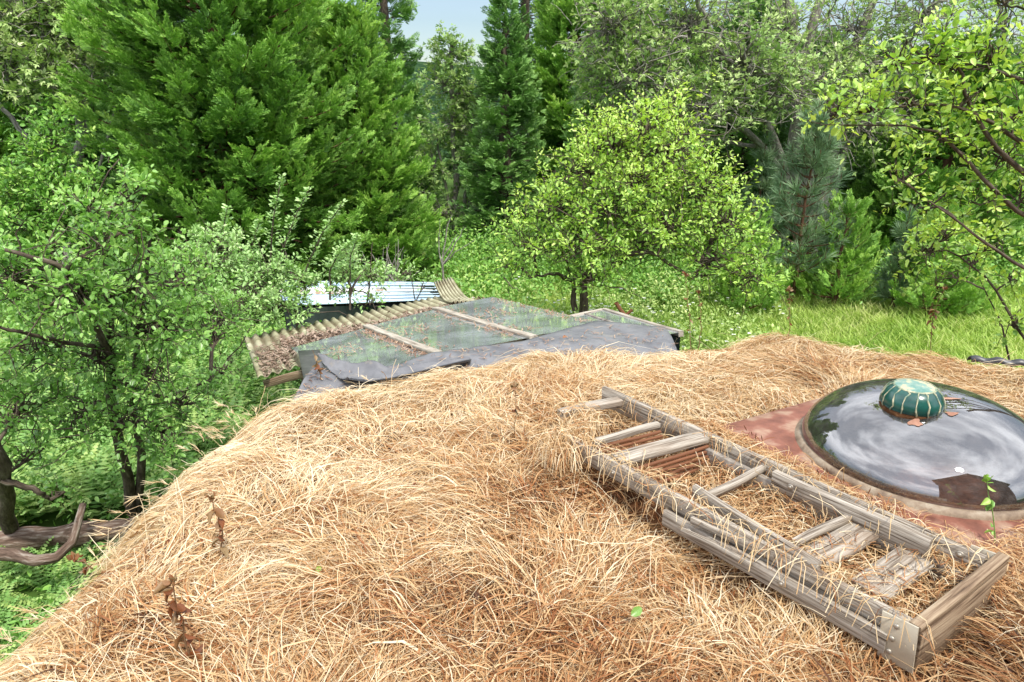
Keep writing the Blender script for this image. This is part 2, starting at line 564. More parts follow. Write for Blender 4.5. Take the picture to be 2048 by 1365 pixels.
M_fir = foliage('fir_spray', [(0, (0.021, 0.069, 0.014)), (0.45, (0.069, 0.207, 0.034)), (0.75, (0.161, 0.38, 0.057)), (1, (0.322, 0.552, 0.103))], trans=0.15, rough=0.5)
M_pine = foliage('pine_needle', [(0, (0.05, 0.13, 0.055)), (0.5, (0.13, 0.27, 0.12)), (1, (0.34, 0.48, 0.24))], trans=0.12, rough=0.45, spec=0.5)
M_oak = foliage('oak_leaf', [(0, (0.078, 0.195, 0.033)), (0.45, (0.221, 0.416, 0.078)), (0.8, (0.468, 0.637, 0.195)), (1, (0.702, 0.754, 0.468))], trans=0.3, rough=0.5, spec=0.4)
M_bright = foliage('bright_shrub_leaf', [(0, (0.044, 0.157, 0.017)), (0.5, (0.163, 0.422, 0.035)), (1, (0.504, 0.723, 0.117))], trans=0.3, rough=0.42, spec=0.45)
M_grass = foliage('meadow_blade', [(0, (0.10, 0.20, 0.03)), (0.4, (0.24, 0.40, 0.06)), (0.75, (0.42, 0.54, 0.12)), (1, (0.62, 0.60, 0.28))], trans=0.35, rough=0.5)
M_fern = foliage('fern_frond', [(0, (0.062, 0.16, 0.023)), (0.5, (0.166, 0.389, 0.07)), (1, (0.458, 0.595, 0.14))], trans=0.3)
M_bramble = foliage('bramble_leaf', [(0, (0.12, 0.239, 0.039)), (0.5, (0.329, 0.514, 0.104)), (1, (0.747, 0.765, 0.325))], trans=0.32, rough=0.42)
M_petal = foliage('white_petal', [(0, (0.75, 0.75, 0.7)), (1, (0.85, 0.85, 0.82))], trans=0.2, tcol=(1, 1, 1))
M_rust_litter = foliage('rust_needles', [(0, (0.12, 0.06, 0.04)), (0.5, (0.28, 0.16, 0.10)), (1, (0.42, 0.30, 0.2))], trans=0.05, tcol=(1, 1, 1))
M_grey_litter = foliage('needle_litter', [(0, (0.10, 0.06, 0.04)), (0.5, (0.25, 0.17, 0.12)), (1, (0.42, 0.33, 0.26))], trans=0.05, tcol=(1, 1, 1))


def glass_mat(name, tint, refl, rough=0.02, dirt=(0.25, 0.24, 0.2), lo=0.5, hi=0.8, dmax=0.5, ior=1.5, dscale=6.0, lo_v=0.05):
    """window glass: see-through, mirror-like by fresnel, dusty in patches"""
    m, n, l = new_mat(name)
    out = n.new('ShaderNodeOutputMaterial')
    tr = n.new('ShaderNodeBsdfTransparent')
    tr.inputs['Color'].default_value = (*tint, 1)
    gl = n.new('ShaderNodeBsdfGlossy')
    gl.inputs['Roughness'].default_value = rough
    gl.inputs['Color'].default_value = (refl, refl, refl, 1)
    fr = n.new('ShaderNodeFresnel')
    fr.inputs['IOR'].default_value = ior
    mx = n.new('ShaderNodeMixShader')
    l.new(fr.outputs[0], mx.inputs[0])
    l.new(tr.outputs[0], mx.inputs[1])
    l.new(gl.outputs[0], mx.inputs[2])
    df = n.new('ShaderNodeBsdfDiffuse')
    df.inputs['Color'].default_value = (*dirt, 1)
    at_ = n.new('ShaderNodeAttribute')
    at_.attribute_name = 'lc'
    nz = n.new('ShaderNodeTexNoise')
    nz.inputs['Scale'].default_value = dscale
    nz.inputs['Detail'].default_value = 8
    nz.inputs['Roughness'].default_value = 0.7
    l.new(at_.outputs['Vector'], nz.inputs['Vector'])
    mr = n.new('ShaderNodeMapRange')
    mr.inputs['From Min'].default_value = lo
    mr.inputs['From Max'].default_value = hi
    mr.inputs['To Min'].default_value = lo_v
    mr.inputs['To Max'].default_value = dmax
    l.new(nz.outputs['Fac'], mr.inputs['Value'])
    m2 = n.new('ShaderNodeMixShader')
    l.new(mr.outputs[0], m2.inputs[0])
    l.new(mx.outputs[0], m2.inputs[1])
    l.new(df.outputs[0], m2.inputs[2])
    l.new(m2.outputs[0], out.inputs['Surface'])
    return m


M_glass = glass_mat('dusty_glass', (0.50, 0.64, 0.64), 1.0, rough=0.05, dirt=(0.30, 0.33, 0.33), lo=0.38, hi=0.75, dmax=0.68, ior=2.4, lo_v=0.24, dscale=3.0)
M_dome = glass_mat('smoked_acrylic', (0.80, 0.70, 0.76), 1.0, rough=0.015, dirt=(0.42, 0.38, 0.36), lo=0.45, hi=0.80, dmax=0.16, ior=2.9, dscale=22)


# ------------------------------------------------------------------ solid helpers
def box_pts(c, ax, half):
    """box with chamfered look: c centre, ax 3x3 rows, half sizes -> verts, quads"""
    s = np.array([(-1, -1, -1), (1, -1, -1), (1, 1, -1), (-1, 1, -1), (-1, -1, 1), (1, -1, 1), (1, 1, 1), (-1, 1, 1)], float)
    v = c + (s * half) @ ax
    q = [(0, 3, 2, 1), (4, 5, 6, 7), (0, 1, 5, 4), (1, 2, 6, 5), (2, 3, 7, 6), (3, 0, 4, 7)]
    return v, q, s * half


def beam(S, p0, p1, w, h, up=(0, 0, 1), off=0.0, seg=7, warp=0.003, seed=0):
    """board from p0 to p1 (centre of its top face), width w across, depth h down; slightly warped, bevelled corners"""
    rng = np.random.default_rng(seed + 11)
    p0, p1 = np.asarray(p0, float), np.asarray(p1, float)
    d = nrm(p1 - p0)
    s = nrm(np.cross(d, up))
    u = np.cross(s, d)
    L = np.linalg.norm(p1 - p0)
    b = min(w, h) * 0.07
    prof = np.array([(-w / 2 + b, 0), (w / 2 - b, 0), (w / 2, -b), (w / 2, -h + b), (w / 2 - b, -h), (-w / 2 + b, -h), (-w / 2, -h + b), (-w / 2, -b)])
    K = len(prof)
    V, LC = [], []
    o = rng.uniform(0, 20, 3)
    for i in range(seg + 1):
        t = i / seg
        c = p0 + (p1 - p0) * t
        jx, jz = warp * sin(o[0] + t * 4.0), warp * sin(o[1] + t * 5.0)
        for a, z in prof:
            V.append(c + s * (a + jx + off + rng.normal(0, warp * 0.08)) + u * (z + jz + rng.normal(0, warp * 0.08)))
            LC.append((o[0] + t * L, o[1] + a, o[2] + z))
    q = []
    for i in range(seg):
        for k in range(K):
            k2 = (k + 1) % K
            q.append((i * K + k, i * K + k2, (i + 1) * K + k2, (i + 1) * K + k))
    S.add(V, q, lc=LC)
    for e in (0, seg):
        vv = np.array(V[e * K:(e + 1) * K])
        ll = np.array(LC[e * K:(e + 1) * K])
        c = vv.mean(0)
        S.add(np.vstack([vv, c]), t=[(k, (k + 1) % K, K) for k in range(K)], lc=np.vstack([ll, ll.mean(0)]))
    return S


def disc(S, c, n, r, h, sides=14):
    """low dome-headed disc"""
    n = nrm(n)
    a = nrm(np.cross(n, (0.3, 0.2, 1)))
    b = np.cross(n, a)
    th = np.arange(sides) * 2 * pi / sides
    rings = []
    for rr, hh in ((r, 0), (r, h * 0.5), (r * 0.7, h * 0.9)):
        rings.append(c + n * hh + rr * (np.cos(th)[:, None] * a + np.sin(th)[:, None] * b))
    v = np.vstack(rings + [np.array(c + n * h)[None]])
    q, t = [], []
    for i in range(2):
        for k in range(sides):
            q.append((i * sides + k, i * sides + (k + 1) % sides, (i + 1) * sides + (k + 1) % sides, (i + 1) * sides + k))
    for k in range(sides):
        t.append((2 * sides + k, 2 * sides + (k + 1) % sides, 3 * sides))
    S.add(v, q, t)
    return S


def grid_sheet(S, F, nu, nv, thick=0.0):
    """F(u,v arrays)->points (nu+1,nv+1,3); with thickness a closed slab"""
    u, v = np.meshgrid(np.linspace(0, 1, nu + 1), np.linspace(0, 1, nv + 1), indexing='ij')
    P = F(u, v)
    LC = P.copy()
    idx = np.arange((nu + 1) * (nv + 1)).reshape(nu + 1, nv + 1)
    q = np.stack([idx[:-1, :-1], idx[1:, :-1], idx[1:, 1:], idx[:-1, 1:]], -1).reshape(-1, 4)
    S.add(P.reshape(-1, 3), q, lc=LC.reshape(-1, 3))
    if thick:
        N = nrm(np.cross(np.gradient(P, axis=0), np.gradient(P, axis=1)))
        P2 = P - N * thick
        base = S.n - P.size // 3
        S.add(P2.reshape(-1, 3), q[:, ::-1], lc=LC.reshape(-1, 3))
        m = P.size // 3
        for e in (idx[0], idx[-1][::-1], idx[:, 0][::-1], idx[:, -1]):
            S.Q.append(np.stack([e[:-1], e[1:], e[1:] + m, e[:-1] + m], -1) + base)
    return S


# ------------------------------------------------------------------ ground and hills
GZ = -2.3


def ground_z(x, y):
    r = np.hypot(x, y)
    z = GZ + 0.10 * wob(x, y, 3, 0.25) * np.clip((r - 4) / 6, 0, 1)
    return z + 10.0 * np.clip((r - 45) / 110, 0, 1) ** 1.2 * (1 + 0.35 * wob(x, y, 5, 0.02)) + 0.5 * np.clip((r - 20) / 25, 0, 1)


rad = np.concatenate([[0], np.geomspace(1.0, 400, 90)])
ang = np.linspace(0, 2 * pi, 145)
RR, AA = np.meshgrid(rad, ang, indexing='ij')
GX, GY = RR * np.cos(AA), RR * np.sin(AA)
idx = np.arange(RR.size).reshape(RR.shape)
PG = np.stack([GX, GY, ground_z(GX, GY)], -1).reshape(-1, 3)
cut = int(np.searchsorted(rad, 34.0))
for nm_, mt_, i_ in (('ground', M_ground, idx[:cut + 1]), ('hills', M_hill, idx[cut:])):
    Soup().add(PG, np.stack([i_[:-1, :-1], i_[1:, :-1], i_[1:, 1:], i_[:-1, 1:]], -1).reshape(-1, 4)).build(nm_, mt_, smooth=True, kind='structure')

# ------------------------------------------------------------------ sod roof of the earth house
EDGE = np.array([(-1.78, -2.6), (-1.72, 1.8), (-1.68, 3.2), (-1.62, 3.70), (-1.30, 3.92)] + [tuple(on(px, py, 0.06)[:2]) for px, py in ((850, 717), (1085, 688), (1270, 676), (1400, 668))] + [(1.84, 5.04), (2.49, 4.78), (3.45, 4.32), (5.6, 2.9), (5.6, -2.6)])


def inside(x, y):
    """signed distance to the roof's edge, positive inside"""
    x, y = np.asarray(x, float), np.asarray(y, float)
    d = np.full(x.shape, 99.0)
    par = np.zeros(x.shape, bool)
    n = len(EDGE)
    for i in range(n):
        a, b = EDGE[i], EDGE[(i + 1) % n]
        e = b - a
        t = np.clip(((x - a[0]) * e[0] + (y - a[1]) * e[1]) / (e @ e), 0, 1)
        d = np.minimum(d, np.hypot(x - a[0] - e[0] * t, y - a[1] - e[1] * t))
        cr = ((a[1] > y) != (b[1] > y))
        if abs(e[1]) > 1e-9:
            par ^= cr & (x < a[0] + (y - a[1]) * e[0] / e[1])
    return np.where(par, d, -d)


def roof_z(x, y):
    d = np.clip(inside(x, y), 0, 0.5)
    return -0.20 * (1 - d / 0.5) ** 2.2 + 0.035 * wob(x, y, 1, 1.1) + 0.022 * wob(x, y, 2, 3.0) + 0.012 * wob(x, y, 4, 7.0)


house = thing('earth_house', 'earth sheltered house whose flat roof lies under dry golden grass', 'house', (1.5, 1.0, GZ))
c = np.array([1.9, 1.2])
tt = np.linspace(0, 1, 60)
ring = []
for i in range(len(EDGE)):
    a, b = EDGE[i], EDGE[(i + 1) % len(EDGE)]
    k = max(2, int(np.linalg.norm(b - a) / 0.08))
    ring.append(a + (b - a) * (np.arange(k) / k)[:, None])
ring = np.vstack(ring)
ts = 1 - (1 - np.linspace(0, 1, 50)) ** 1.5
PX = c[0] + (ring[None, :, 0] - c[0]) * ts[:, None]
PY = c[1] + (ring[None, :, 1] - c[1]) * ts[:, None]
PZ = roof_z(PX, PY)
P = np.stack([PX, PY, PZ], -1)
nr = len(ring)
idx = np.arange(P.size // 3).reshape(len(ts), nr)
nx = np.roll(idx, -1, axis=1)
q = np.stack([idx[:-1], nx[:-1], nx[1:], idx[1:]], -1).reshape(-1, 4)
Soup().add(P.reshape(-1, 3), q).build('sod_roof', M_soil, house, smooth=True)
ins = c + (ring - c) * 0.975
wt = np.column_stack([ins, roof_z(ins[:, 0], ins[:, 1]) - 0.06])
wb = np.column_stack([ins, np.full(nr, GZ - 0.2)])
i0 = np.arange(nr)
Soup().add(np.vstack([wt, wb]), np.stack([i0, (i0 + 1) % nr, (i0 + 1) % nr + nr, i0 + nr], -1)).build('wall', M_siding, house)

# the upper storey stands behind the camera and shows in the skylight's reflection
up = thing('upper_storey', 'brown boarded gable seen mirrored in the clear skylight dome', 'house', (2.6, -2.8, 0))
x0, x1, yb = 0.9, 6.6, -1.3
S = Soup()
v = np.array([(x0, yb, -0.1), (x1, yb, -0.1), (x1, yb, 3.6), ((x0 + x1) / 2, yb, 5.6), (x0, yb, 3.6)])
v2 = v - np.array([0, 1.05, 0])
S.add(np.vstack([v, v2]), [(0, 1, 2, 4), (0, 4, 9, 5), (1, 6, 7, 2)], [(4, 2, 3)])
S.build('wall', M_siding, up)
S = Soup()
for a, b in (((x0 - 0.3, 3.42), (3.75, 5.68)), ((x1 + 0.3, 3.42), (3.75, 5.68))):
    grid_sheet(S, lambda u, v_: np.stack([a[0] + (b[0] - a[0]) * u, yb + 0.3 - 1.3 * v_, a[1] + (b[1] - a[1]) * u], -1), 2, 2, 0.06)
S.build('roof', M_trim_dark, up)

# ------------------------------------------------------------------ skylight
E1 = nrm(np.array([0.47, -0.88, 0]))
E2 = nrm(np.array([0.88, 0.47, 0]))
EZ = np.array([0, 0, 1.0])
SC = np.array([1.935, 2.87, 0])
sk = thing('skylight', 'clear domed skylight on a red brown metal curb sunk in the grass', 'skylight', tuple(SC))


def ringpts(r, z, n=96, sq=2.0, cen=SC):
    th = np.arange(n) * 2 * pi / n
    ct, st = np.cos(th), np.sin(th)
    k = (np.abs(ct) ** sq + np.abs(st) ** sq) ** (-1 / sq)
    return cen + r * (k * ct)[:, None] * E1 + r * (k * st)[:, None] * E2 + EZ * z


def lathe(S, rings, close=True):
    n = len(rings[0])
    V = np.vstack(rings)
    q = []
    for i in range(len(rings) - 1):
        for k in range(n):
            q.append((i * n + k, i * n + (k + 1) % n, (i + 1) * n + (k + 1) % n, (i + 1) * n + k))
    S.add(V, q)
    if close:
        cc = rings[-1].mean(0)
        S.add(np.vstack([rings[-1], cc]), t=[(k, (k + 1) % n, n) for k in range(n)])
    return S


# curb: square collar with a round opening
S = Soup()
lathe(S, [ringpts(0.70, -0.15, sq=40), ringpts(0.70, 0.085, sq=40), ringpts(0.685, 0.105, sq=30), ringpts(0.60, 0.118, sq=5), ringpts(0.535, 0.128), ringpts(0.50, 0.10), ringpts(0.50, -0.9)], close=True)
S.build('curb', M_curb, sk, smooth=False)
S = Soup()
lathe(S, [ringpts(0.55, 0.122, sq=2.1), ringpts(0.548, 0.136, sq=2.05), ringpts(0.54, 0.150), ringpts(0.525, 0.155), ringpts(0.52, 0.13)], close=False)
S.build('flange', M_seal, sk, smooth=True)
S = Soup()
rings = []
for i in range(26):
    a = i / 25 * pi / 2
    rings.append(ringpts(0.53 * cos(a) ** 0.86 if i < 25 else 0.004, 0.150 + 0.275 * sin(a) ** 1.12, n=96))
lathe(S, rings)
S.build('dome', M_dome, sk, smooth=True)
# vent cap
KC = np.array([1.795, 2.80, 0])
zk = 0.399
cap = Soup()
prof = [(0.118, 0.0), (0.125, 0.012), (0.127, 0.03), (0.122, 0.052), (0.108, 0.078), (0.092, 0.094), (0.082, 0.100)]
lathe(cap, [ringpts(r, zk + z, 48, cen=KC) for r, z in prof])
cap_o = cap.build('vent_cap', M_cap_green, sk, smooth=True)
S = Soup()
rb = np.random.default_rng(4)
for k in range(15):
    th = k * 2 * pi / 15 + rb.normal(0, 0.03)
    dirv = cos(th) * E1 + sin(th) * E2
    pts = np.array([KC + dirv * (r + 0.0012) + EZ * (zk + z) for r, z in prof])
    pts += np.cross(dirv, EZ) * rb.normal(0, 0.0035, (len(pts), 1))
    tubes(S, pts, [0.0028 * rb.uniform(0.6, 1.5) for _ in prof], 5)
lathe(S, [ringpts(0.086, zk + 0.098, 48, cen=KC), ringpts(0.083, zk + 0.104, 48, cen=KC), ringpts(0.079, zk + 0.103, 48, cen=KC)], close=False)
S.build('rib', M_cap_cream, cap_o, smooth=True)
S = Soup()
lathe(S, [ringpts(0.080, zk + 0.101, 40, cen=KC), ringpts(0.06, zk + 0.108, 40, cen=KC), ringpts(0.03, zk + 0.112, 40, cen=KC)])
S.build('crown_plate', M_cap_top, cap_o, smooth=True)
S = Soup()
lathe(S, [ringpts(0.127, zk - 0.03, 48, cen=KC), ringpts(0.129, zk - 0.012, 48, cen=KC), ringpts(0.127, zk - 0.002, 48, cen=KC), ringpts(0.12, zk + 0.008, 48, cen=KC)], close=False)
S.build('collar', M_soil, cap_o, smooth=True)


def dome_z(x, y):
    r = np.hypot(x - SC[0], y - SC[1])
    ca = np.clip(r / 0.53, 0, 1) ** (1 / 0.86)
    return 0.150 + 0.275 * np.sqrt(1 - ca ** 2) ** 1.12


rb = np.random.default_rng(9)
for (a, d0, lx, ly) in ((0.15, 0.185, 0.05, 0.010), (-0.75, 0.158, 0.026, 0.014), (-1.95, 0.150, 0.026, 0.022)):
    cc = KC[:2] + np.array([cos(a), sin(a)]) * d0
    th = np.arange(22) * 2 * pi / 22
    rr = 1 + rb.normal(0, 0.10, 22) + 0.25 * np.sin(th * 3 + a * 7)
    xy = cc + np.column_stack([np.cos(th) * lx * rr, np.sin(th) * ly * rr])
    v = np.column_stack([xy, dome_z(xy[:, 0], xy[:, 1]) + 0.003])
    cz = np.array([*cc, dome_z(*cc) + 0.004])
    Soup().add(np.vstack([v, cz]), t=[(k, (k + 1) % 22, 22) for k in range(22)]).build('glue_patch', M_patch, sk)
# curb lip: darker folded edge on the camera side
S = Soup()
for s1, s2 in ((1, 1),):
    pass
for a, b in ((-1, -1), (1, -1), (1, 1), (-1, 1)):
    p = SC + 0.70 * (a * E1 + b * E2) + EZ * 0.09
    a2, b2 = {(-1, -1): (1, -1), (1, -1): (1, 1), (1, 1): (-1, 1), (-1, 1): (-1, -1)}[(a, b)]
    p2 = SC + 0.70 * (a2 * E1 + b2 * E2) + EZ * 0.09
    beam(S, p, p2, 0.016, 0.05, seg=6, warp=0.001)
S.build('drip_edge', M_curb, sk)

# ------------------------------------------------------------------ wooden ladder lying in the grass
LZ = 0.15
ZUP = 0.05
l0, l1, r0, r1 = [on(*q__, LZ + ZUP) for q__ in ((1150, 870), (1826, 1243), (1235, 782), (1985, 1120))]


def lad(s, t, z=LZ):
    p = (l0 * (1 - s) + l1 * s) * (1 - t) + (r0 * (1 - s) + r1 * s) * t
    return np.array([p[0], p[1], z + ZUP])


def invlad(px, py, z=LZ):
    """s,t of the point of plane z seen at a pixel"""
    p = on(px, py, z + ZUP)[:2]
    s, t = 0.5, 0.5
    for _ in range(12):
        f0 = lad(s, t)[:2] - p
        J = np.column_stack([(lad(s + 1e-3, t)[:2] - lad(s, t)[:2]) / 1e-3, (lad(s, t + 1e-3)[:2] - lad(s, t)[:2]) / 1e-3])
        ds = np.linalg.solve(J, f0)
        s, t = s - ds[0], t - ds[1]
    return s, t


ld = thing('wooden_ladder', 'weathered grey wooden ladder frame lying in the dry grass beside the dome', 'ladder', tuple(lad(0.5, 0.5, 0)))


def rail(p0, p1, w, h, mat, name, seed, seg=9, parent=ld, warp=0.003, label=None, up=(0, 0, 1)):
    o = beam(Soup(), p0, p1, w, h, seed=seed, seg=seg, warp=warp, up=up).build(name, mat, parent)
    if label:
        o['label'] = label
    return o


R_l = rail(lad(-0.05, 0, 0.12), lad(1.0, 0.0, 0.155), 0.028, 0.085, M_wood, 'rail', 1, 16)
rail(lad(0.38, -0.08, 0.07), lad(0.97, -0.055, 0.085), 0.022, 0.07, M_wood, 'outer_board', 2, 12)
R_r = rail(lad(-0.06, 1.0, 0.135), lad(0.99, 1.0, 0.155), 0.028, 0.11, M_wood, 'rail', 3, 16)
rail(lad(0.55, 0.885, 0.150), lad(0.905, 0.885, 0.158), 0.032, 0.085, M_wood, 'inner_board', 4, 8)
rail(lad(0.30, 0.885, 0.10), lad(0.995, 0.90, 0.085), 0.03, 0.07, M_trim_dark, 'inner_board', 5, 8)
# split boards leaning out of the near rail
rail(lad(0.43, 0.14, 0.165), lad(0.80, 0.015, 0.172), 0.022, 0.05, M_wood, 'split_board', 6, 8, label='split grey board leaning into the frame')
rail(lad(0.475, -0.10, 0.115), lad(0.70, -0.03, 0.13), 0.016, 0.028, M_wood, 'split_board', 7, 6)
rail(lad(0.46, -0.17, 0.075), lad(0.66, -0.13, 0.085), 0.014, 0.024, M_wood, 'split_board', 8, 6)


def rung(pxa, pxb, z, w, h, mat=M_wood, seed=0, name='rung'):
    sa, ta = invlad(*pxa, z)
    sb, tb = invlad(*pxb, z)
    return rail(lad(sa, ta, z), lad(sb, tb, z), w, h, mat, name, seed, 6)


rung((1120, 822), (1240, 796), 0.14, 0.06, 0.035, seed=10)
a1 = rung((1185, 878), (1318, 846), 0.14, 0.03, 0.03, seed=11)
a2 = rung((1232, 915), (1408, 868), 0.15, 0.085, 0.03, seed=12)
rung((1405, 992), (1530, 930), 0.12, 0.03, 0.03, seed=13)
rung((1590, 1082), (1700, 1028), 0.11, 0.03, 0.025, seed=14)
# louvred red slats under two rungs
for (pa, pb, z, dz) in (((1190, 880), (1318, 848), 0.108, 1), ((1262, 925), (1412, 878), 0.112, 1)):
    sa, ta = invlad(*pa, 0.14)
    sb, tb = invlad(*pb, 0.14)
    for k in range(5):
        o = rail(lad(sa + 0.008 + k * 0.006, ta, z - k * 0.019), lad(sb + 0.008 + k * 0.006, tb, z - k * 0.019), 0.014, 0.013, M_redwood, 'louvre_slat', 20 + k, 5, warp=0.001)
# flat grey boards low inside the near end
for k, (pa, pb, w, z) in enumerate((((1625, 1112), (1735, 1058), 0.12, 0.075), ((1735, 1180), (1840, 1110), 0.13, 0.07))):
    sa, ta = invlad(*pa, z)
    sb, tb = invlad(*pb, z)
    rail(lad(sa, ta, z), lad(sb, tb, z + 0.01), w, 0.02, M_wood, 'cross_board', 30 + k, 5)
# end board
eb = rail(lad(1.012, -0.05, 0.165), lad(1.012, 1.05, 0.178), 0.036, 0.03, M_wood_br, 'end_cap', 41, 8)
rail(lad(1.016, -0.03, 0.136), lad(1.016, 1.03, 0.147), 0.028, 0.16, M_wood_br, 'end_board', 42, 8)
# metal corner plates, with bolts
uL = nrm(lad(1, 0) - lad(0, 0))
outL = nrm(lad(0.9, 0) - lad(0.9, 1))
outR = -outL
for side, tpos, nm in ((outL, -0.04, 'l'), (outR, 1.04, 'r')):
    S = Soup()
    p = lad(0.985, tpos, 0.158) + side * 0.010
    w, h = 0.105, 0.165
    beam(S, p - uL * w / 2 + EZ * -0.004, p + uL * w / 2 + EZ * 0.004, 0.006, h, seg=4, warp=0.0005)
    pl = S.build('corner_plate', M_plate, ld)
    for (du, dz) in ((-0.005, -0.03), (-0.01, -0.08), (-0.01, -0.13)):
        disc(Soup(), p + uL * du + EZ * dz + side * 0.003, side, 0.009, 0.006).build('bolt_head', M_bolt, pl, smooth=True)
for (s_, t_, z_, nrmv) in ((0.60, 0.885, 0.115, -1), (0.95, 1.0, 0.125, -1), (0.18, 0.0, 0.08, 1), (0.475, -0.085, 0.05, 1), (0.74, -0.075, 0.06, 1)):
    S = Soup()
    c0 = lad(s_, t_, z_) + outL * 0.0175
    disc(S, c0, outL, 0.014, 0.004)
    disc(S, c0 + outL * 0.003, outL, 0.007, 0.006)
    S.build('bolt', M_bolt, ld, smooth=True)

# ------------------------------------------------------------------ greenhouse: glass panes, rafters, corrugated skirt roof, liner
gh = thing('greenhouse', 'sunken lean-to greenhouse with dusty panes and corrugated lower roof', 'greenhouse', (-0.8, 6.2, GZ))
zl, zh = -0.50, -0.10
lo = [on(582, 696, zl), on(733, 656, zl), on(870, 621, zl), on(985, 598, zl)]
hi = [on(600, 775, zh), on(873, 712, zh), on(1062, 678, zh), on(1215, 655, zh)]
hi[0] = hi[1] + (lo[0] - lo[1]) * 0.98
for i in range(3):
    S = Soup()
    a, b, c_, d_ = lo[i], lo[i + 1], hi[i + 1], hi[i]
    dz = 0.012 * i
    grid_sheet(S, lambda u, v_: (a * (1 - u)[..., None] + b * u[..., None]) * (1 - v_)[..., None] + (d_ * (1 - u)[..., None] + c_ * u[..., None]) * v_[..., None] + np.array([0, 0, dz]), 6, 6)
    S.build('glass_pane', M_glass, gh, label=['nearest dusty glass pane over dark beams', 'middle glass pane with brown litter on it', 'far clear glass pane reaching the trees'][i])
for i in (1, 2):
    up_ = np.array([0, 0, 0.035])
    beam(Soup(), lo[i] + up_, hi[i] + up_ + (hi[i] - lo[i]) * 0.02, 0.075, 0.03, seed=50 + i, seg=12).build('rafter', M_white_trim, gh)
# edge strip along the low end and the far end
beam(Soup(), lo[3] + np.array([0, 0, 0.02]), hi[3] + np.array([0, 0, 0.02]), 0.02, 0.03, seed=57, seg=8).build('edge_strip', M_glass, gh)
# inner frame under the glass
S = Soup()
dn = np.array([0, 0, -0.10])
for i, f0 in ((0, 0.45), (1, 0.5), (2, 0.5)):
    a = lo[i] * (1 - f0) + lo[i + 1] * f0 + dn
    b = hi[i] * (1 - f0) + hi[i + 1] * f0 + dn
    beam(S, a, b, 0.05, 0.07, seed=60 + i)
for f0 in (0.3, 0.62):
    a = lo[0] * (1 - f0) + hi[0] * f0 + dn * 1.6
    b = lo[3] * (1 - f0) + hi[3] * f0 + dn * 1.6
    beam(S, a, b, 0.04, 0.06, seed=64)
S.build('inner_beam', M_wood_br, gh)
S = Soup()
w_ = [lo[0] + [0.1, 0, 0], lo[3], hi[3], hi[0]]
wb_ = [np.array([p_[0], p_[1], GZ]) for p_ in w_]
wt_ = [p_ - np.array([0, 0, 0.05]) for p_ in w_]
S.add(np.array(wt_ + wb_), [(0, 1, 5, 4), (1, 2, 6, 5), (2, 3, 7, 6), (3, 0, 4, 7)])
fl = [p_ + np.array([0, 0, 1.15]) for p_ in wb_]
S.add(np.array(fl), [(0, 1, 2, 3)])
S.build('wall', M_darkin, gh)
rb = np.random.default_rng(77)
S = Soup()
n = 60
uu, vv = rb.uniform(0, 1, n), rb.uniform(0, 1, n)
pp = (fl[0] * (1 - uu)[:, None] + fl[1] * uu[:, None]) * (1 - vv)[:, None] + (fl[3] * (1 - uu)[:, None] + fl[2] * uu[:, None]) * vv[:, None]
pp[:, 2] += rb.uniform(0.0, 0.5, n)
scatter(S, LEAF2, pp, frames(rb.normal(0, 1, (n, 3)), rb.normal(0, 1, (n, 3)) + [0, 0, 2]), rb.uniform(0.06, 0.14, n), rb.uniform(0, 1, n))
S.build('inside_plants', M_fern, gh)['kind'] = 'stuff'

# corrugated roof
c_o0, c_o1 = on(487, 676, -0.72), on(905, 588, -0.72)
c_i0, c_i1 = on(590, 752, -0.50), on(1000, 606, -0.50)
c_i0 = on(540, 756, -0.53)


def corr_fn(a, b, c_, d_, waves, amp, ux=True):
    def F(u, v_):
        P_ = (a * (1 - u)[..., None] + b * u[..., None]) * (1 - v_)[..., None] + (d_ * (1 - u)[..., None] + c_ * u[..., None]) * v_[..., None]
        P_ = P_.copy()
        P_[..., 2] += amp * np.sin(u * waves * 2 * pi)
        return P_
    return F


# inner edge runs under the low edge of the glass
in0 = on(516, 757, -0.58)
in1 = lo[3] + (hi[3] - lo[3]) * 0.12 + np.array([0, 0, -0.07])
S = Soup()
grid_sheet(S, corr_fn(c_o0, c_o1, in1, in0, 27, 0.018), 27 * 8, 10, 0.004)
S.R = [0.5 + 0.5 * np.sin(np.repeat(np.linspace(0, 1, 27 * 8 + 1), 11) * 27 * 2 * pi) for _ in S.V]  # wave phase, drives the shade stripes painted in the valleys
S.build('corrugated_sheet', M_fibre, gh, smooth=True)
o = c_o0
S = Soup()
beam(S, on(528, 760, -0.66), on(604, 741, -0.5), 0.04, 0.07, seed=70)
S.build('fascia', M_wood_br, gh)
# litter lying on the corrugation
n = 3300
uu = rb.uniform(0.02, 0.98, n)
vv = np.clip(0.50 + 0.26 * uu + rb.normal(0, 0.10, n) + np.where(uu < 0.12, rb.uniform(0, 0.4, n), 0) + 0.05 * wob(uu * 9, uu * 0, 8, 1), 0.1, 0.98)
F = corr_fn(c_o0, c_o1, in1, in0, 27, 0.018)
pp = F(uu, vv) + np.array([0, 0, 0.02]) + np.column_stack([rb.normal(0, 0.01, (n, 2)), rb.uniform(0, 0.02, n)])
th = rb.uniform(0, 2 * pi, n)
dd = np.column_stack([np.cos(th), np.sin(th), rb.normal(0, 0.25, n)])
L = rb.uniform(0.03, 0.11, n)
S = Soup()
ribbons(S, bez(pp - dd * L[:, None] / 2, pp + dd * L[:, None] / 2, 0.0, 3, 0.01, rb), np.full((n, 3), 0.0045), np.cross(dd, [0, 0, 1.0]) + rb.normal(0, 0.4, (n, 3)), rb.uniform(0, 1, n))
n2 = 1500
k2 = rb.integers(0, n, n2)
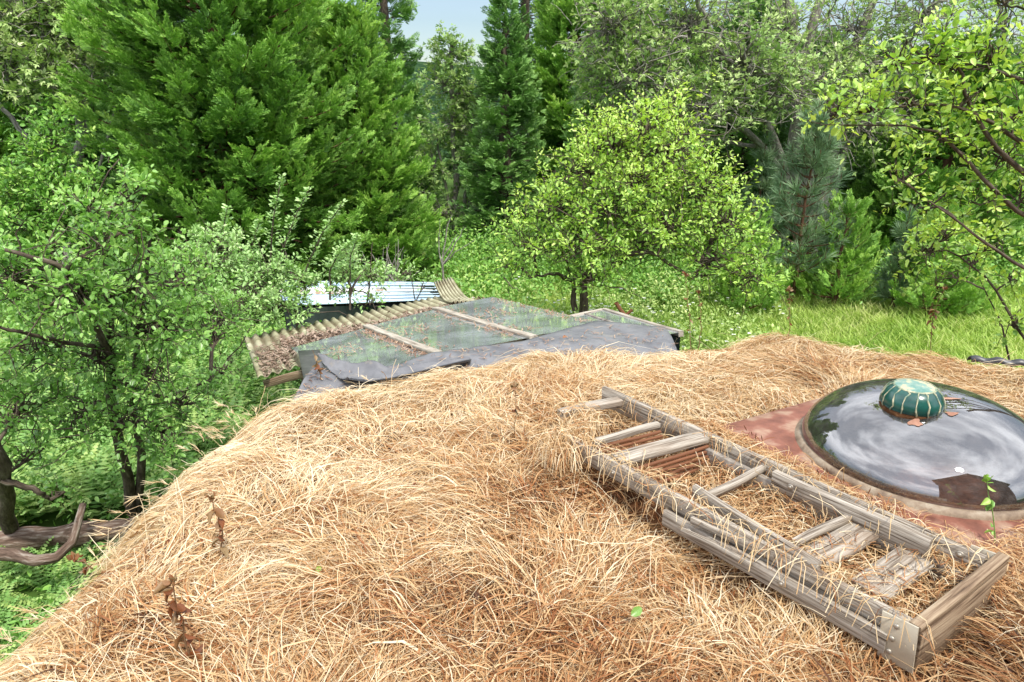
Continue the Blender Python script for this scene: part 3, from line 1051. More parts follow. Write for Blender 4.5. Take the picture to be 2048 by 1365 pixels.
scatter(S, LEAF2, pp[k2] + [0, 0, 0.012], frames(rb.normal(0, 1, (n2, 3)) * [1, 1, 0.3], rb.normal(0, 0.4, (n2, 3)) + [0, 0, 1]), rb.uniform(0.03, 0.06, n2), rb.uniform(0, 1, n2))
S.build('needle_litter', M_grey_litter, kind='stuff', label='brown needle litter drifted over the corrugated roof beside the glass', category='litter')

# litter on the glass against the rafters
S = Soup()
n = 700
pane = rb.integers(0, 3, n)
vv = rb.uniform(0.08, 0.95, n)
uu = np.abs(rb.normal(0, 0.10, n))
cl = rb.random(n) < 0.35
A_, B_, C_, D_ = np.array(lo)[pane], np.array(lo)[pane + 1], np.array(hi)[pane + 1], np.array(hi)[pane]
uu = np.where((pane == 0), 1 - uu * 0.8 - 0.04, np.where(cl, uu + 0.04, 1 - uu - 0.04))
spot = rb.random(n) < 0.2
uu = np.where(spot, rb.normal(0.4, 0.12, n), uu)
vv = np.where(spot, rb.normal(0.42, 0.09, n), vv)
uu, vv = np.clip(uu, 0.01, 0.99), np.clip(vv, 0.02, 0.98)
pp = (A_ * (1 - uu)[:, None] + B_ * uu[:, None]) * (1 - vv)[:, None] + (D_ * (1 - uu)[:, None] + C_ * uu[:, None]) * vv[:, None]
pp[:, 2] += 0.014 + 0.012 * pane
th = rb.uniform(0, 2 * pi, n)
dd = np.column_stack([np.cos(th), np.sin(th), rb.normal(0, 0.1, n)])
L = rb.uniform(0.02, 0.08, n)
ribbons(S, bez(pp - dd * L[:, None] / 2, pp + dd * L[:, None] / 2, 0.004, 3, 0.006, rb), np.full((n, 3), 0.004), np.cross(dd, [0, 0, 1.0]), rb.uniform(0, 1, n))
S.build('leaf_litter', M_rust_litter, kind='stuff', label='rust coloured needles gathered along the rafters on the glass', category='litter')

# riveted metal post at the near corner of the glass
S = Soup()
pa, pb, pc, pd = on(596, 704, -0.30), on(640, 702, -0.30), on(655, 775, -0.12), on(612, 782, -0.12)
grid_sheet(S, lambda u, v_: (pa * (1 - u)[..., None] + pb * u[..., None]) * (1 - v_)[..., None] + (pd * (1 - u)[..., None] + pc * u[..., None]) * v_[..., None], 2, 5, 0.01)
mp_ = S.build('metal_flashing', M_rivet, gh)
for k in range(7):
    t = (k + 0.5) / 7
    disc(Soup(), pa * (1 - t) + pd * t + (pb - pa) * 0.12 + np.array([0, 0, 0.004]), (0, -0.3, 1), 0.007, 0.005, 8).build('rivet', M_plate, mp_, smooth=True)

# curled loose corrugated piece at the far end
S = Soup()
ca, cb = on(868, 566, -0.55), on(905, 556, -0.50)
cc_, cd_ = on(962, 604, -0.50), on(905, 606, -0.52)


def curl(u, v_):
    P_ = (ca * (1 - u)[..., None] + cb * u[..., None]) * (1 - v_)[..., None] + (cd_ * (1 - u)[..., None] + cc_ * u[..., None]) * v_[..., None]
    P_ = P_.copy()
    P_[..., 2] += 0.02 * np.sin(u * 7 * 2 * pi) - 0.09 * np.sin(v_ * pi)
    return P_


grid_sheet(S, curl, 56, 12, 0.004)
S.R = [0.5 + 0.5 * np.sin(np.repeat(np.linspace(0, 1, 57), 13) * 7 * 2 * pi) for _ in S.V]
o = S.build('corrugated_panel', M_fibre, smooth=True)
o['label'] = 'loose corrugated panel curling up at the far end of the greenhouse'
o['category'] = 'roof panel'

# liner membrane between sod roof and glass
lower = [(600, 772), (640, 790), (760, 775), (860, 745), (960, 722), (1080, 704), (1200, 700), (1290, 700), (1350, 690)]
upper = [(640, 722), (655, 733), (740, 742), (850, 710), (930, 696), (1040, 684), (1110, 664), (1192, 641), (1330, 655)]
lw = np.array([on(x, y, -0.02) for x, y in lower])
lw[:, 1] -= 0.22
lw[:, 2] -= 0.05
uh = np.array([on(x, y, z) for (x, y), z in zip(upper, (0.06, 0.0, -0.02, -0.03, -0.03, -0.03, -0.035, -0.05, -0.03))])


def along(A, u):
    k = np.linspace(0, 1, len(A))
    return np.stack([np.interp(u, k, A[:, i]) for i in range(3)], -1)


def liner(u, v_):
    P_ = along(lw, u) * (1 - v_)[..., None] + along(uh, u) * v_[..., None]
    P_ = P_.copy()
    fade = np.clip((0.75 - u) / 0.3, 0, 1) * 0.8 + 0.2
    P_[..., 2] += fade * (0.022 * np.sin(v_ * 5 + u * 23) * np.sin(v_ * pi) + 0.012 * wob(u * 14, v_ * 3, 6, 1.2)) + 0.03 * np.sin(v_ * pi)
    return P_


S = Soup()
grid_sheet(S, liner, 110, 16, 0.006)
lin = S.build('rubber_liner', M_liner, smooth=True)
lin['label'] = 'smooth grey rubber sheet running between the dry grass and the glass'
lin['category'] = 'liner'
n = 500
uu, vv = rb.uniform(0, 1, n), rb.uniform(0, 0.9, n) ** 1.3
pp = liner(uu, vv) + [0, 0, 0.012]
th = rb.uniform(0, 2 * pi, n)
dd = np.column_stack([np.cos(th), np.sin(th), rb.normal(0, 0.05, n)])
L = rb.uniform(0.01, 0.07, n)
S = Soup()
ribbons(S, bez(pp - dd * L[:, None] / 2, pp + dd * L[:, None] / 2, 0.003, 3, 0.004, rb), np.full((n, 3), 0.0028), np.cross(dd, [0, 0, 1.0]), rb.uniform(0, 1, n))
S.build('straw_crumbs', M_rust_litter, kind='stuff', label='brown crumbs and straw scattered over the grey rubber sheet', category='litter')
# folded back black flap with a raised lip
fp = [(636, 717), (700, 733), (775, 745), (850, 728), (940, 716)]
fq = [(700, 766), (735, 770), (790, 760), (850, 744), (942, 719)]
fa = np.array([on(x, y, z) for (x, y), z in zip(fp, (0.05, 0.04, 0.03, 0.03, 0.0))])
fb = np.array([on(x, y, z) for (x, y), z in zip(fq, (0.05, 0.06, 0.06, 0.05, 0.02))])


def flap(u, v_):
    P_ = along(fa, u) * (1 - v_)[..., None] + along(fb, u) * v_[..., None]
    P_ = P_.copy()
    P_[..., 2] += 0.05 * np.exp(-((v_ - 0.02) / 0.12) ** 2) * (1 - u * 0.7) + 0.05 * np.exp(-((v_ - 0.98) / 0.14) ** 2) * (1 - u) ** 0.5 - 0.02 + 0.012 * wob(u * 12, v_ * 4, 15, 1.5) * (1 - u) + 0.05 * np.exp(-((u - 0.42) / 0.08) ** 2) * (1 - v_)
    return P_


S = Soup()
grid_sheet(S, flap, 60, 14, 0.008)
S.build('folded_flap', M_liner, lin, smooth=True)
S = Soup()
tubes(S, along(fb, np.linspace(0.0, 1, 24)) + np.array([[0, -0.01, 1.0]]) * np.column_stack([np.ones(24), np.ones(24), 0.028 * (1 - np.linspace(0, 1, 24)) ** 0.5]), 0.005 + 0.001 * np.sin(np.linspace(0, 9, 24)), 8, caps=True)
S.build('rolled_edge', M_liner_dark, lin, smooth=True)
# black liner edge at the far right rim of the roof
o = grid_sheet(Soup(), lambda u, v_: along(np.array([on(1930, 735, -0.02), on(2000, 741, 0.0), on(2070, 748, 0.0), on(2200, 790, 0.0)]), u) + np.stack([0 * u, -0.05 * v_, 0.05 + 0.035 * np.sin(v_ * 3.0) + 0.008 * np.sin(u * 30)], -1), 40, 6, 0.008).build('liner_edge', M_liner_dark, smooth=True)
o['label'] = 'dark plastic edging along the right rim of the grass roof'
o['category'] = 'liner'

# glazed sash to the right
fs = thing('glazed_sash', 'framed glass sash lying beyond the grey sheet below the yellow tree', 'window', tuple(on(1240, 640, -0.3)))
z1, z2 = -0.32, -0.06
q0, q1, q2, q3 = on(1130, 634, z1), on(1207, 617, z1), on(1362, 662, z2), on(1250, 682, z2)
S = Soup()
grid_sheet(S, lambda u, v_: (q0 * (1 - u)[..., None] + q1 * u[..., None]) * (1 - v_)[..., None] + (q3 * (1 - u)[..., None] + q2 * u[..., None]) * v_[..., None] + np.array([0, 0, -0.012]), 3, 6)
S.build('glass_pane', M_glass, fs)
for k, (a, b) in enumerate(((q0, q1), (q1, q2), ((q0 + q1) / 2, (q3 + q2) / 2))):
    beam(Soup(), a, b, 0.045 if k < 2 else 0.03, 0.05, seed=80 + k).build('frame', M_white_trim if k < 2 else M_trim_dark, fs)
S = Soup()
S.add(np.array([q0, q1, q2, q3, q0 * [1, 1, 0] + [0, 0, GZ], q1 * [1, 1, 0] + [0, 0, GZ], q2 * [1, 1, 0] + [0, 0, GZ], q3 * [1, 1, 0] + [0, 0, GZ]]) - np.array([0, 0, 0.05]), [(0, 1, 5, 4), (1, 2, 6, 5)])
S.build('side_panel', M_darkin, fs)

# low ribbed metal roof of a shed behind the shrubs
sh = thing('shed', 'low shed with pale blue and white ribbed metal roof behind shrubs', 'shed', tuple(on(760, 600, GZ)))
s0, s1, s2, s3 = on(560, 614, -1.12), on(905, 600, -1.12), on(872, 567, -0.86), on(560, 564, -0.86)


def shed_roof(u, v_):
    P_ = (s0 * (1 - u)[..., None] + s1 * u[..., None]) * (1 - v_)[..., None] + (s3 * (1 - u)[..., None] + s2 * u[..., None]) * v_[..., None]
    P_ = P_.copy()
    ph = (v_ * 6) % 1
    P_[..., 2] += 0.016 * (ph < 0.18)
    return P_


M_shed = noisy('painted_shed_metal', [(0.3, (0.28, 0.40, 0.52)), (0.5, (0.42, 0.55, 0.68)), (0.7, (0.52, 0.64, 0.75))], scale=2.5, rough=0.35, bump=0.05, spec=0.5, second=(6, 0.6, 0.75, (0.2, 0.3, 0.4)))
M_shedw = noisy('flaking_white_paint', [(0.38, (0.32, 0.22, 0.15)), (0.46, (0.70, 0.70, 0.68)), (0.7, (0.80, 0.81, 0.82))], scale=5, rough=0.5, bump=0.05, spec=0.4)
grid_sheet(Soup(), shed_roof, 12, 112, 0.01).build('roof', M_shed, sh)
grid_sheet(Soup(), lambda u, v_: shed_roof(u, 0.44 + 0.24 * v_) + np.array([0, 0, 0.012]), 12, 27, 0.006).build('roof_panel', M_shedw, sh)
S = Soup()
wl_ = [s0, s1, s2, s3]
wtp = np.array(wl_) - [0, 0, 0.03]
cen = wtp.mean(0)
wtp = cen + (wtp - cen) * [0.96, 0.92, 1]
wbt = wtp.copy()
wbt[:, 2] = GZ
S.add(np.vstack([wtp, wbt]), [(0, 1, 5, 4), (1, 2, 6, 5), (2, 3, 7, 6), (3, 0, 4, 7)])
S.build('wall', M_darkin, sh)


# ------------------------------------------------------------------ dry grass on the roof
def free_of_things(x, y):
    """1 where grass may root: not on skylight or ladder boards"""
    dx, dy = x - SC[0], y - SC[1]
    a, b = np.abs(dx * E1[0] + dy * E1[1]), np.abs(dx * E2[0] + dy * E2[1])
    ok = (np.maximum(a, b) > 0.69)
    u = nrm((l1 - l0)[:2])
    v = nrm((r0 - l0)[:2])
    J = np.column_stack([(l1 - l0)[:2], (r0 - l0)[:2]])
    st = np.linalg.solve(J, np.vstack([x - l0[0], y - l0[1]]))
    s_, t_ = st
    inn = (s_ > -0.1) & (s_ < 1.05) & (t_ > -0.14) & (t_ < 1.1)
    on_rail = inn & ((np.abs(t_) < 0.07) | (np.abs(t_ - 1.0) < 0.07) | ((s_ > 0.97)))
    global NEAR_LAD
    NEAR_LAD = np.where((s_ > -0.1) & (s_ < 1.22) & (t_ > -0.55) & (t_ < 1.3), 1.0, 0.0)
    clear = ((s_ > 0.99) & (s_ < 1.24) & (t_ > -0.16) & (t_ < 1.12)) | ((s_ > 0.2) & (s_ < 1.1) & (t_ > -0.24) & (t_ < 0.0))
    return ok & ~(clear & (np.random.default_rng(5).random(np.shape(x)) < 0.88)), on_rail, inn & ~on_rail & (t_ > 0) & (t_ < 1), s_


def straw_field(S, n, Lr, wr, lift, align, tone, rng, reg=None, K=6, zoff=0.0, thin_in=0.25, droop=1.0, dens=1.4):
    # area sampling denser towards the camera
    N = n * 4
    y = 0.35 + (5.25 - 0.35) * rng.random(N) ** dens
    x = rng.uniform(-1.72, 5.2, N)
    keep = (inside(x, y) > 0.01) & (np.abs(x) < 0.95 * y + 1.1)
    ok, rail_, bay, s_ = free_of_things(x, y)
    lowl = NEAR_LAD.copy()
    keep &= ok & (~rail_ | (rng.random(N) < 0.2)) & (~bay | ((rng.random(N) < thin_in) & ((s_ < 0.04) | (s_ > 0.34) | (rng.random(N) < 0.2))))
    keep &= rng.random(N) < np.clip(0.7 + 0.7 * wob(x, y, 51, 2.6), 0.28, 1)
    if reg is not None:
        keep &= reg(x, y, rng)
    x, y, lowl = x[keep][:n], y[keep][:n], lowl[keep][:n]
    m = len(x)
    th = pi * (0.98 + 0.8 * wob(x, y, 21, 0.6) + 0.5 * wob(x, y, 22, 2.0)) + rng.normal(0, 1 - align, m) * 1.9
    # near the left rim the thatch is combed outward
    e = np.exp(-np.clip(x + 1.62, 0, 9) / 0.35)
    hx, hy = np.cos(th) * (1 - e) - e, np.sin(th) * (1 - e) - 0.15 * e
    hd = nrm(np.column_stack([hx, hy]))
    L = rng.uniform(*Lr, m)
    curl_ = rng.normal(0, 0.35, m)
    sarr = np.linspace(0, 1, K)[None, :]
    side = np.column_stack([-hd[:, 1], hd[:, 0]])
    PXY = np.column_stack([x, y])[:, None, :] + hd[:, None, :] * (L[:, None] * sarr)[..., None] + side[:, None, :] * ((curl_ * L)[:, None] * sarr ** 2)[..., None]
    Z0 = roof_z(PXY[..., 0], PXY[..., 1])
    d = inside(PXY[..., 0], PXY[..., 1])
    Z0 = Z0 - np.clip(-d, 0, 1) * 0.9 * droop
    h = rng.uniform(*lift, m)
    tuft = 0.5 + 0.5 * wob(x, y, 31, 2.4)
    h = h * (0.2 + 1.3 * np.clip(tuft, 0, 1.2)) * (1 - 0.6 * lowl)
    Z = Z0 + zoff + h[:, None] * (4 * sarr * (1 - sarr * 0.72)) * 0.55
    P_ = np.concatenate([PXY, Z[..., None]], -1)
    P_ += rng.normal(0, 0.004, P_.shape)
    w = rng.uniform(*wr, m)[:, None] * np.array([1, 1, 0.95, 0.8, 0.55, 0.15])[None, :K]
    T_ = np.column_stack([hd, np.zeros(m)])
    sd = nrm(np.cross(T_, nrm(rng.normal(0, 0.8, (m, 3)) + [0, 0, 1])))
    patch = 0.5 + 0.5 * wob(x, y, 41, 1.5)
    # browner towards the near right, paler at the left and far rims
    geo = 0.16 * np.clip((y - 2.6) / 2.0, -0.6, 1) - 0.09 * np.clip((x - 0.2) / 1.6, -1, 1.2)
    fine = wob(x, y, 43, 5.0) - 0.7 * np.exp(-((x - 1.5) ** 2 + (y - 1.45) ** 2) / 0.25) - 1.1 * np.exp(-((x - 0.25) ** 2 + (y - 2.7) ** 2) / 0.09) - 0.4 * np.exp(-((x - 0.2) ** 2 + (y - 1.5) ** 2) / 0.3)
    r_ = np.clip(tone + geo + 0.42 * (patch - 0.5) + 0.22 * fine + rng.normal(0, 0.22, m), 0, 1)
    ribbons(S, P_, w, sd, r_)


rng = np.random.default_rng(3)
S = Soup()
straw_field(S, 52000, (0.06, 0.20), (0.0012, 0.0028), (0.0, 0.05), 0.10, 0.28, rng)          # chaotic under layer
straw_field(S, 58000, (0.10, 0.30), (0.0012, 0.0030), (0.02, 0.12), 0.68, 0.60, rng)         # combed top layer
straw_field(S, 30000, (0.08, 0.26), (0.0012, 0.0028), (0.03, 0.13), 0.10, 0.62, rng)         # crossing stems
straw_field(S, 2600, (0.10, 0.28), (0.0025, 0.0045), (0.04, 0.13), 0.2, 0.55, rng)          # broad dead blades
straw_field(S, 9000, (0.20, 0.45), (0.0008, 0.0018), (0.05, 0.15), 0.35, 0.88, rng)          # loose pale stems
straw_field(S, 26000, (0.12, 0.30), (0.0010, 0.0022), (0.03, 0.11), 0.75, 0.74, rng, reg=lambda x, y, r: (inside(x, y) < 0.45) & (x < 5))    # rim fringe
straw_field(S, 26000, (0.15, 0.35), (0.0012, 0.0024), (0.05, 0.14), 0.7, 0.66, rng, reg=lambda x, y, r: (y > 3.5), dens=0.5)
so = S.build('dry_grass', M_straw)
so['kind'] = 'stuff'
so['label'] = 'matted golden dry grass covering the flat sod roof'
so['category'] = 'dry grass'

# pale stiff seed stems and foxtails standing out of the mat
S = Soup()
n = 1500
y = 0.6 + 4.4 * rng.random(n) ** 1.1
x = rng.uniform(-1.6, 4.0, n)
ok, rl, bay, s_ = free_of_things(x, y)
k = ok & ~rl & (inside(x, y) > 0.02) & (np.abs(x) < 0.9 * y + 0.8)
x, y = x[k], y[k]
n = len(x)
th = rng.uniform(0, 2 * pi, n)
L = rng.uniform(0.12, 0.34, n)
el = rng.uniform(0.1, 0.8, n)
d = np.column_stack([np.cos(th) * np.cos(el), np.sin(th) * np.cos(el), np.sin(el)])
b = np.column_stack([x, y, roof_z(x, y) + 0.02])
tip = b + d * L[:, None] - np.array([0, 0, 0.05]) * L[:, None]
P_ = bez(b, tip, 0.02, 5, 0.012, rng)
ribbons(S, P_, np.full((n, 5), 0.0011), np.cross(d, rng.normal(0, 1, (n, 3))), rng.uniform(0.6, 1, n))
# foxtail awns at the left rim and scattered
m = 110
ii = rng.integers(0, n, m)
rim = rng.random(m) < 0.6
bx = np.where(rim, rng.uniform(-1.78, -1.5, m), x[ii])
by = np.where(rim, rng.uniform(1.2, 4.0, m), y[ii])
bz = roof_z(bx, by) + rng.uniform(0.02, 0.10, m)
hd = np.column_stack([np.where(rim, -1, np.cos(th[ii])), np.where(rim, rng.normal(0, 0.8, m), np.sin(th[ii])), np.where(rim, rng.normal(0.1, 0.3, m), 0.3)])
hd = nrm(hd)
B0 = np.column_stack([bx, by, bz])
B1 = B0 + hd * rng.uniform(0.03, 0.12, m)[:, None]
ribbons(S, bez(B0, B1, 0.02, 4, 0.0), np.full((m, 4), 0.0012), np.cross(hd, [0, 0, 1.0]), rng.uniform(0.6, 0.95, m))
for j in range(12):
    t0 = rng.uniform(0, 0.05, m)[:, None]
    sp = nrm(hd + rng.normal(0, 0.28, (m, 3)))
    a = B1 + hd * t0
    ribbons(S, bez(a, a + sp * rng.uniform(0.03, 0.065, m)[:, None], 0.0, 3), np.tile([[0.0013, 0.0011, 0.0003]], (m, 1)), np.cross(sp, rng.normal(0, 1, (m, 3))), rng.uniform(0.55, 1.0, m))
o = S.build('seed_stems', M_straw)
o['kind'] = 'stuff'
o['label'] = 'pale seed stems and foxtails sticking out of the dry grass'
o['category'] = 'dry grass'

# bits of leaf, bark and soil caught in the thatch
S = Soup()
n = 5200
y = 0.5 + 4.6 * rng.random(n) ** 1.3
x = rng.uniform(-1.6, 4.0, n)
cl_ = wob(x, y, 61, 2.2)
ok, rl, bay, s_ = free_of_things(x, y)
k = ok & (inside(x, y) > 0.05) & (np.abs(x) < 0.9 * y + 0.8) & (rng.random(n) < np.clip(0.35 + 0.8 * cl_, 0.06, 1))
x, y = x[k], y[k]
n = len(x)
pos = np.column_stack([x, y, roof_z(x, y) + rng.uniform(0.015, 0.06, n)])
sz_ = rng.uniform(0.008, 0.028, n)
scatter(S, LEAF2, pos, frames(rng.normal(0, 1, (n, 3)), rng.normal(0, 0.6, (n, 3)) + [0, 0, 1]), np.column_stack([sz_, sz_, sz_ * 2.5]), rng.random(n))
o = S.build('leaf_bits', M_brown_leaf)
o['kind'] = 'stuff'
o['label'] = 'small brown leaf and bark crumbs caught in the dry grass'
o['category'] = 'litter'

# crumbs and dark seed husks caught along the skylight curb
S = Soup()
n = 70
s_ = rng.uniform(-0.55, 0.35, n)
c0 = SC + E1 * s_[:, None] - E2 * rng.uniform(0.56, 0.72, n)[:, None] + EZ * 0.13
dd = nrm(np.column_stack([rng.normal(-0.25, 0.25, n), rng.normal(-0.1, 0.2, n), rng.uniform(0.5, 1, n)]))
ribbons(S, bez(c0, c0 + dd * rng.uniform(0.025, 0.05, n)[:, None], 0.0, 4), np.tile([[0.0008, 0.002, 0.0022, 0.0004]], (n, 1)), np.cross(dd, [0.3, 1, 0.1]), rng.uniform(0.0, 0.1, n))
o = S.build('seed_husks', M_straw)
o['kind'] = 'stuff'
o['label'] = 'dark upright seed husks along the left side of the skylight curb'
o['category'] = 'seeds'
# straw blown over the curb
S = Soup()
n = 4200
s_ = rng.uniform(-0.70, 0.72, n)
off = 0.74 - np.abs(rng.normal(0, 0.085, n)) * (0.5 + 0.5 * (s_ + 0.6))
c0 = SC + E1 * s_[:, None] - E2 * off[:, None] + EZ * rng.uniform(0.115, 0.15, n)[:, None]
k = rng.random(n) < 0.30
c0[k] = (SC + E2 * rng.uniform(-0.7, 0.7, n)[:, None] + E1 * (0.56 + rng.random(n) * 0.18)[:, None] + EZ * 0.135)[k]
th = rng.uniform(0, 2 * pi, n)
dd = np.column_stack([np.cos(th), np.sin(th), rng.normal(0, 0.12, n)])
L = rng.uniform(0.03, 0.16, n)[:, None]
ribbons(S, bez(c0 - dd * L / 2, c0 + dd * L / 2, 0.01, 5, 0.008, rng), np.full((n, 5), 0.0013), np.cross(dd, rng.normal(0, 0.5, (n, 3)) + [0, 0, 1]), np.clip(rng.normal(0.45, 0.2, n), 0, 1))
o = S.build('blown_straw', M_straw)
o['kind'] = 'stuff'
o['label'] = 'loose straw blown over the red brown curb of the skylight'
o['category'] = 'straw'


# litter inside the ladder
S = Soup()
n = 5200
for _ in range(1):
    s_, t_ = rng.uniform(0.02, 0.98, n), rng.uniform(0.05, 0.95, n)
    p0 = np.array([lad(a, b_, 0.03) for a, b_ in zip(s_, t_)])
    p0[:, 2] += rng.uniform(-0.05, 0.05, n)
    p0 = p0[(s_ > 0.36) | (s_ < 0.02) | (rng.random(n) < 0.25)]
    n = len(p0)
    th = rng.uniform(0, 2 * pi, n)
    dd = np.column_stack([np.cos(th), np.sin(th), rng.normal(0, 0.4, n)])
    L = rng.uniform(0.03, 0.15, n)[:, None]
    ribbons(S, bez(p0 - dd * L / 2, p0 + dd * L / 2, 0.01, 5, 0.008, rng), np.full((n, 5), 0.0014), np.cross(dd, rng.normal(0, 0.5, (n, 3)) + [0, 0, 1]), np.clip(rng.normal(0.5, 0.25, n), 0, 1))
# straw lying over the rails and the buried far end
n = 800
s_ = np.where(rng.random(n) < 0.45, rng.normal(-0.03, 0.05, n), rng.uniform(0, 1.0, n))
t_ = np.where(rng.random(n) < 0.5, rng.normal(0.0, 0.07, n), rng.normal(1.0, 0.06, n))
t_ = np.where(s_ < 0.05, rng.uniform(-0.35, 0.5, n), t_)
p0 = np.array([lad(a, b_, 0.15) for a, b_ in zip(s_, t_)])
p0[:, 2] += rng.uniform(-0.02, 0.02, n) - 0.03 * (s_ < 0.05) * rng.random(n)
th = rng.uniform(0, 2 * pi, n)
dd = np.column_stack([np.cos(th), np.sin(th), rng.normal(0, 0.15, n)])
L = rng.uniform(0.05, 0.22, n)[:, None]
Pq = bez(p0 - dd * L / 2, p0 + dd * L / 2, 0.015, 6, 0.008, rng)
Pq[:, 0, 2] -= 0.05
Pq[:, -1, 2] -= 0.06
ribbons(S, Pq, np.full((n, 6), 0.0014), np.cross(dd, rng.normal(0, 0.5, (n, 3)) + [0, 0, 1]), np.clip(rng.normal(0.65, 0.2, n), 0, 1))
o = S.build('straw_litter', M_straw)
o['kind'] = 'stuff'
o['label'] = 'loose brown straw caught between the rails of the ladder'
o['category'] = 'straw'


# ------------------------------------------------------------------ dried weeds
M_weed_leaf = foliage('curled_weed_leaf', [(0, (0.05, 0.02, 0.01)), (0.5, (0.20, 0.065, 0.02)), (0.8, (0.22, 0.15, 0.07)), (1, (0.30, 0.27, 0.16))], trans=0.1, tcol=(1.2, 0.9, 0.6))
M_weed_stem = foliage('weed_stem', [(0, (0.09, 0.04, 0.02)), (1, (0.24, 0.15, 0.08))], trans=0.05, tcol=(1, 1, 1))


def weed(base, tip, leaves, label, cat='dried weed', seed=0, mleaf=M_weed_leaf, mstalk=M_weed_stem, r=0.003, lsz=(0.03, 0.05), bend=0.02, top=True, grp=None):
    rg = np.random.default_rng(seed + 500)
    base, tip = np.asarray(base, float), np.asarray(tip, float)
    t = thing('weed_stalk', label, cat, tuple(base), grp)
    P_ = bez(base, tip, np.array([[bend, 0, 0.0]]), 9, 0.012, rg)[0]
    S = Soup()
    tubes(S, P_, np.linspace(r, r * 0.5, 9), 6, rnd=rg.uniform(0.2, 0.9))
    S.build('stem', mstalk, t, smooth=True)
    S = Soup()
    n = leaves
    f = rg.uniform(0.25, 1.0, n)
    pos = np.stack([np.interp(f, np.linspace(0, 1, 9), P_[:, i]) for i in range(3)], -1)
    a = rg.uniform(0, 2 * pi, n)
    dd = np.column_stack([np.cos(a), np.sin(a), rg.uniform(-1.3, 0.1, n)])
    sc = rg.uniform(*lsz, n)
    scc = np.column_stack([sc, sc * rg.uniform(0.5, 1.1, n), sc * rg.uniform(1, 4, n)])
    scatter(S, LEAF, pos, frames(dd, rg.normal(0, 1, (n, 3))), scc, rg.uniform(0, 1, n))
    if top:
        m = 14
        a = rg.uniform(0, 2 * pi, m)
        dd = np.column_stack([np.cos(a), np.sin(a), rg.uniform(0.0, 1.6, m)])
        scatter(S, LEAF, tip + rg.normal(0, 0.006, (m, 3)), frames(dd, rg.normal(0, 1, (m, 3))), rg.uniform(0.015, 0.032, m), rg.uniform(0.5, 1, m))
    S.build('leaves', mleaf, t)
    return t


def up_to(px, py, base):
    """a point above `base` on the same depth, seen at the pixel"""
    return at(px, py, base[1])


b = on(382, 1362, 0.0); weed(b, up_to(345, 1165, b), 20, 'near withered weed with curled brown leaves at the bottom left of the roof', seed=1, r=0.0035, lsz=(0.03, 0.058))
b = on(437, 1122, 0.0); weed(b, up_to(425, 1000, b), 7, 'short withered weed with two rusty hanging leaves left of centre', seed=2, r=0.004, lsz=(0.04, 0.07))
b = on(1022, 905, 0.0); weed(b, up_to(1030, 775, b), 6, 'thin pale dried weed standing in the middle of the grass roof', seed=3, bend=0.01)
b = on(1382, 700, 0.0); weed(b, up_to(1372, 552, b), 9, 'tall rusty dock stalk on the far rim beneath the yellow green tree', seed=4, bend=0.0, lsz=(0.02, 0.035))
b = on(1396, 700, 0.0); weed(b, up_to(1396, 585, b), 7, 'thin pale dock stalk just right of the tall rusty one', seed=5, bend=0.0, lsz=(0.02, 0.03))
b = on(1573, 700, 0.0); weed(b, up_to(1578, 582, b), 8, 'dried weed stalk on the far rim in front of the meadow', seed=6, bend=0.01, lsz=(0.02, 0.035))
b = on(1862, 705, 0.0); weed(b, up_to(1890, 578, b), 10, 'leaning rust brown weed at the far right rim', seed=7, bend=-0.02, lsz=(0.03, 0.05))
b = on(765, 790, -0.02); weed(b, up_to(762, 742, b), 4, 'tiny reddish dried weed against the liner', seed=8, lsz=(0.02, 0.03), top=False)
b = on(170, 1150, 0.0); weed(b, up_to(150, 1120, b), 5, 'crumpled brown weed at the left edge above the ferns', seed=9)
b = on(430, 1362, 0.0); weed(b, up_to(440, 1325, b), 7, 'crumpled dark brown leaves low at the bottom edge', seed=10, lsz=(0.03, 0.05), top=False)
b = on(640, 760, 0.0); weed(b, up_to(625, 700, b), 9, 'ochre dried seed head in front of the riveted metal', seed=11, lsz=(0.03, 0.055), top=False)
# green weed
gb = on(1990, 1135, 0.0)
g = weed(gb, up_to(1974, 962, gb), 9, 'single live green weed in front of the dome', 'weed', seed=12, mleaf=M_bright, mstalk=M_fern, r=0.0028, lsz=(0.015, 0.04), bend=0.005)
g.name = 'green_weed'


def fallen(px, py, label, mat, sz, rot, tone):
    p = on(px, py, 0.07)
    S = Soup()
    scatter(S, LEAF, np.zeros((1, 3)), frames(np.array([[cos(rot), sin(rot), 0.35]]), np.array([[0.5, -0.5, 1.0]])), np.array([[sz, sz * 1.1, sz * 2.6]]), np.array([tone]), trw=0.6)
    o_ = S.build('fallen_leaf', mat)
    o_.location = p
    o_['label'] = label
    o_['category'] = 'leaf'
    return o_


fallen(1262, 1232, 'green fallen leaf lying on the straw near the bottom centre', M_plum, 0.05, 0.5, 0.25)
fallen(632, 1146, 'small yellow brown fallen leaf on the straw left of centre', M_apple, 0.032, 1.2, 0.5)
fallen(1070, 1010, 'small rusty fallen leaf on the straw left of the ladder', M_brown_leaf, 0.035, 2.2, 0.4)
fallen(1125, 676, 'tiny red leaf lying on the grey liner', M_brown_leaf, 0.035, 0.2, 0.6)


# ------------------------------------------------------------------ trees
def blob(px, py, Y, rx, ry, n, dz=None):
    c_ = at(px, py, Y)
    k = (Y / cos(PITCH)) / FPX
    return (c_, np.array([rx * k, dz if dz else rx * k * 0.9, ry * k]), n)


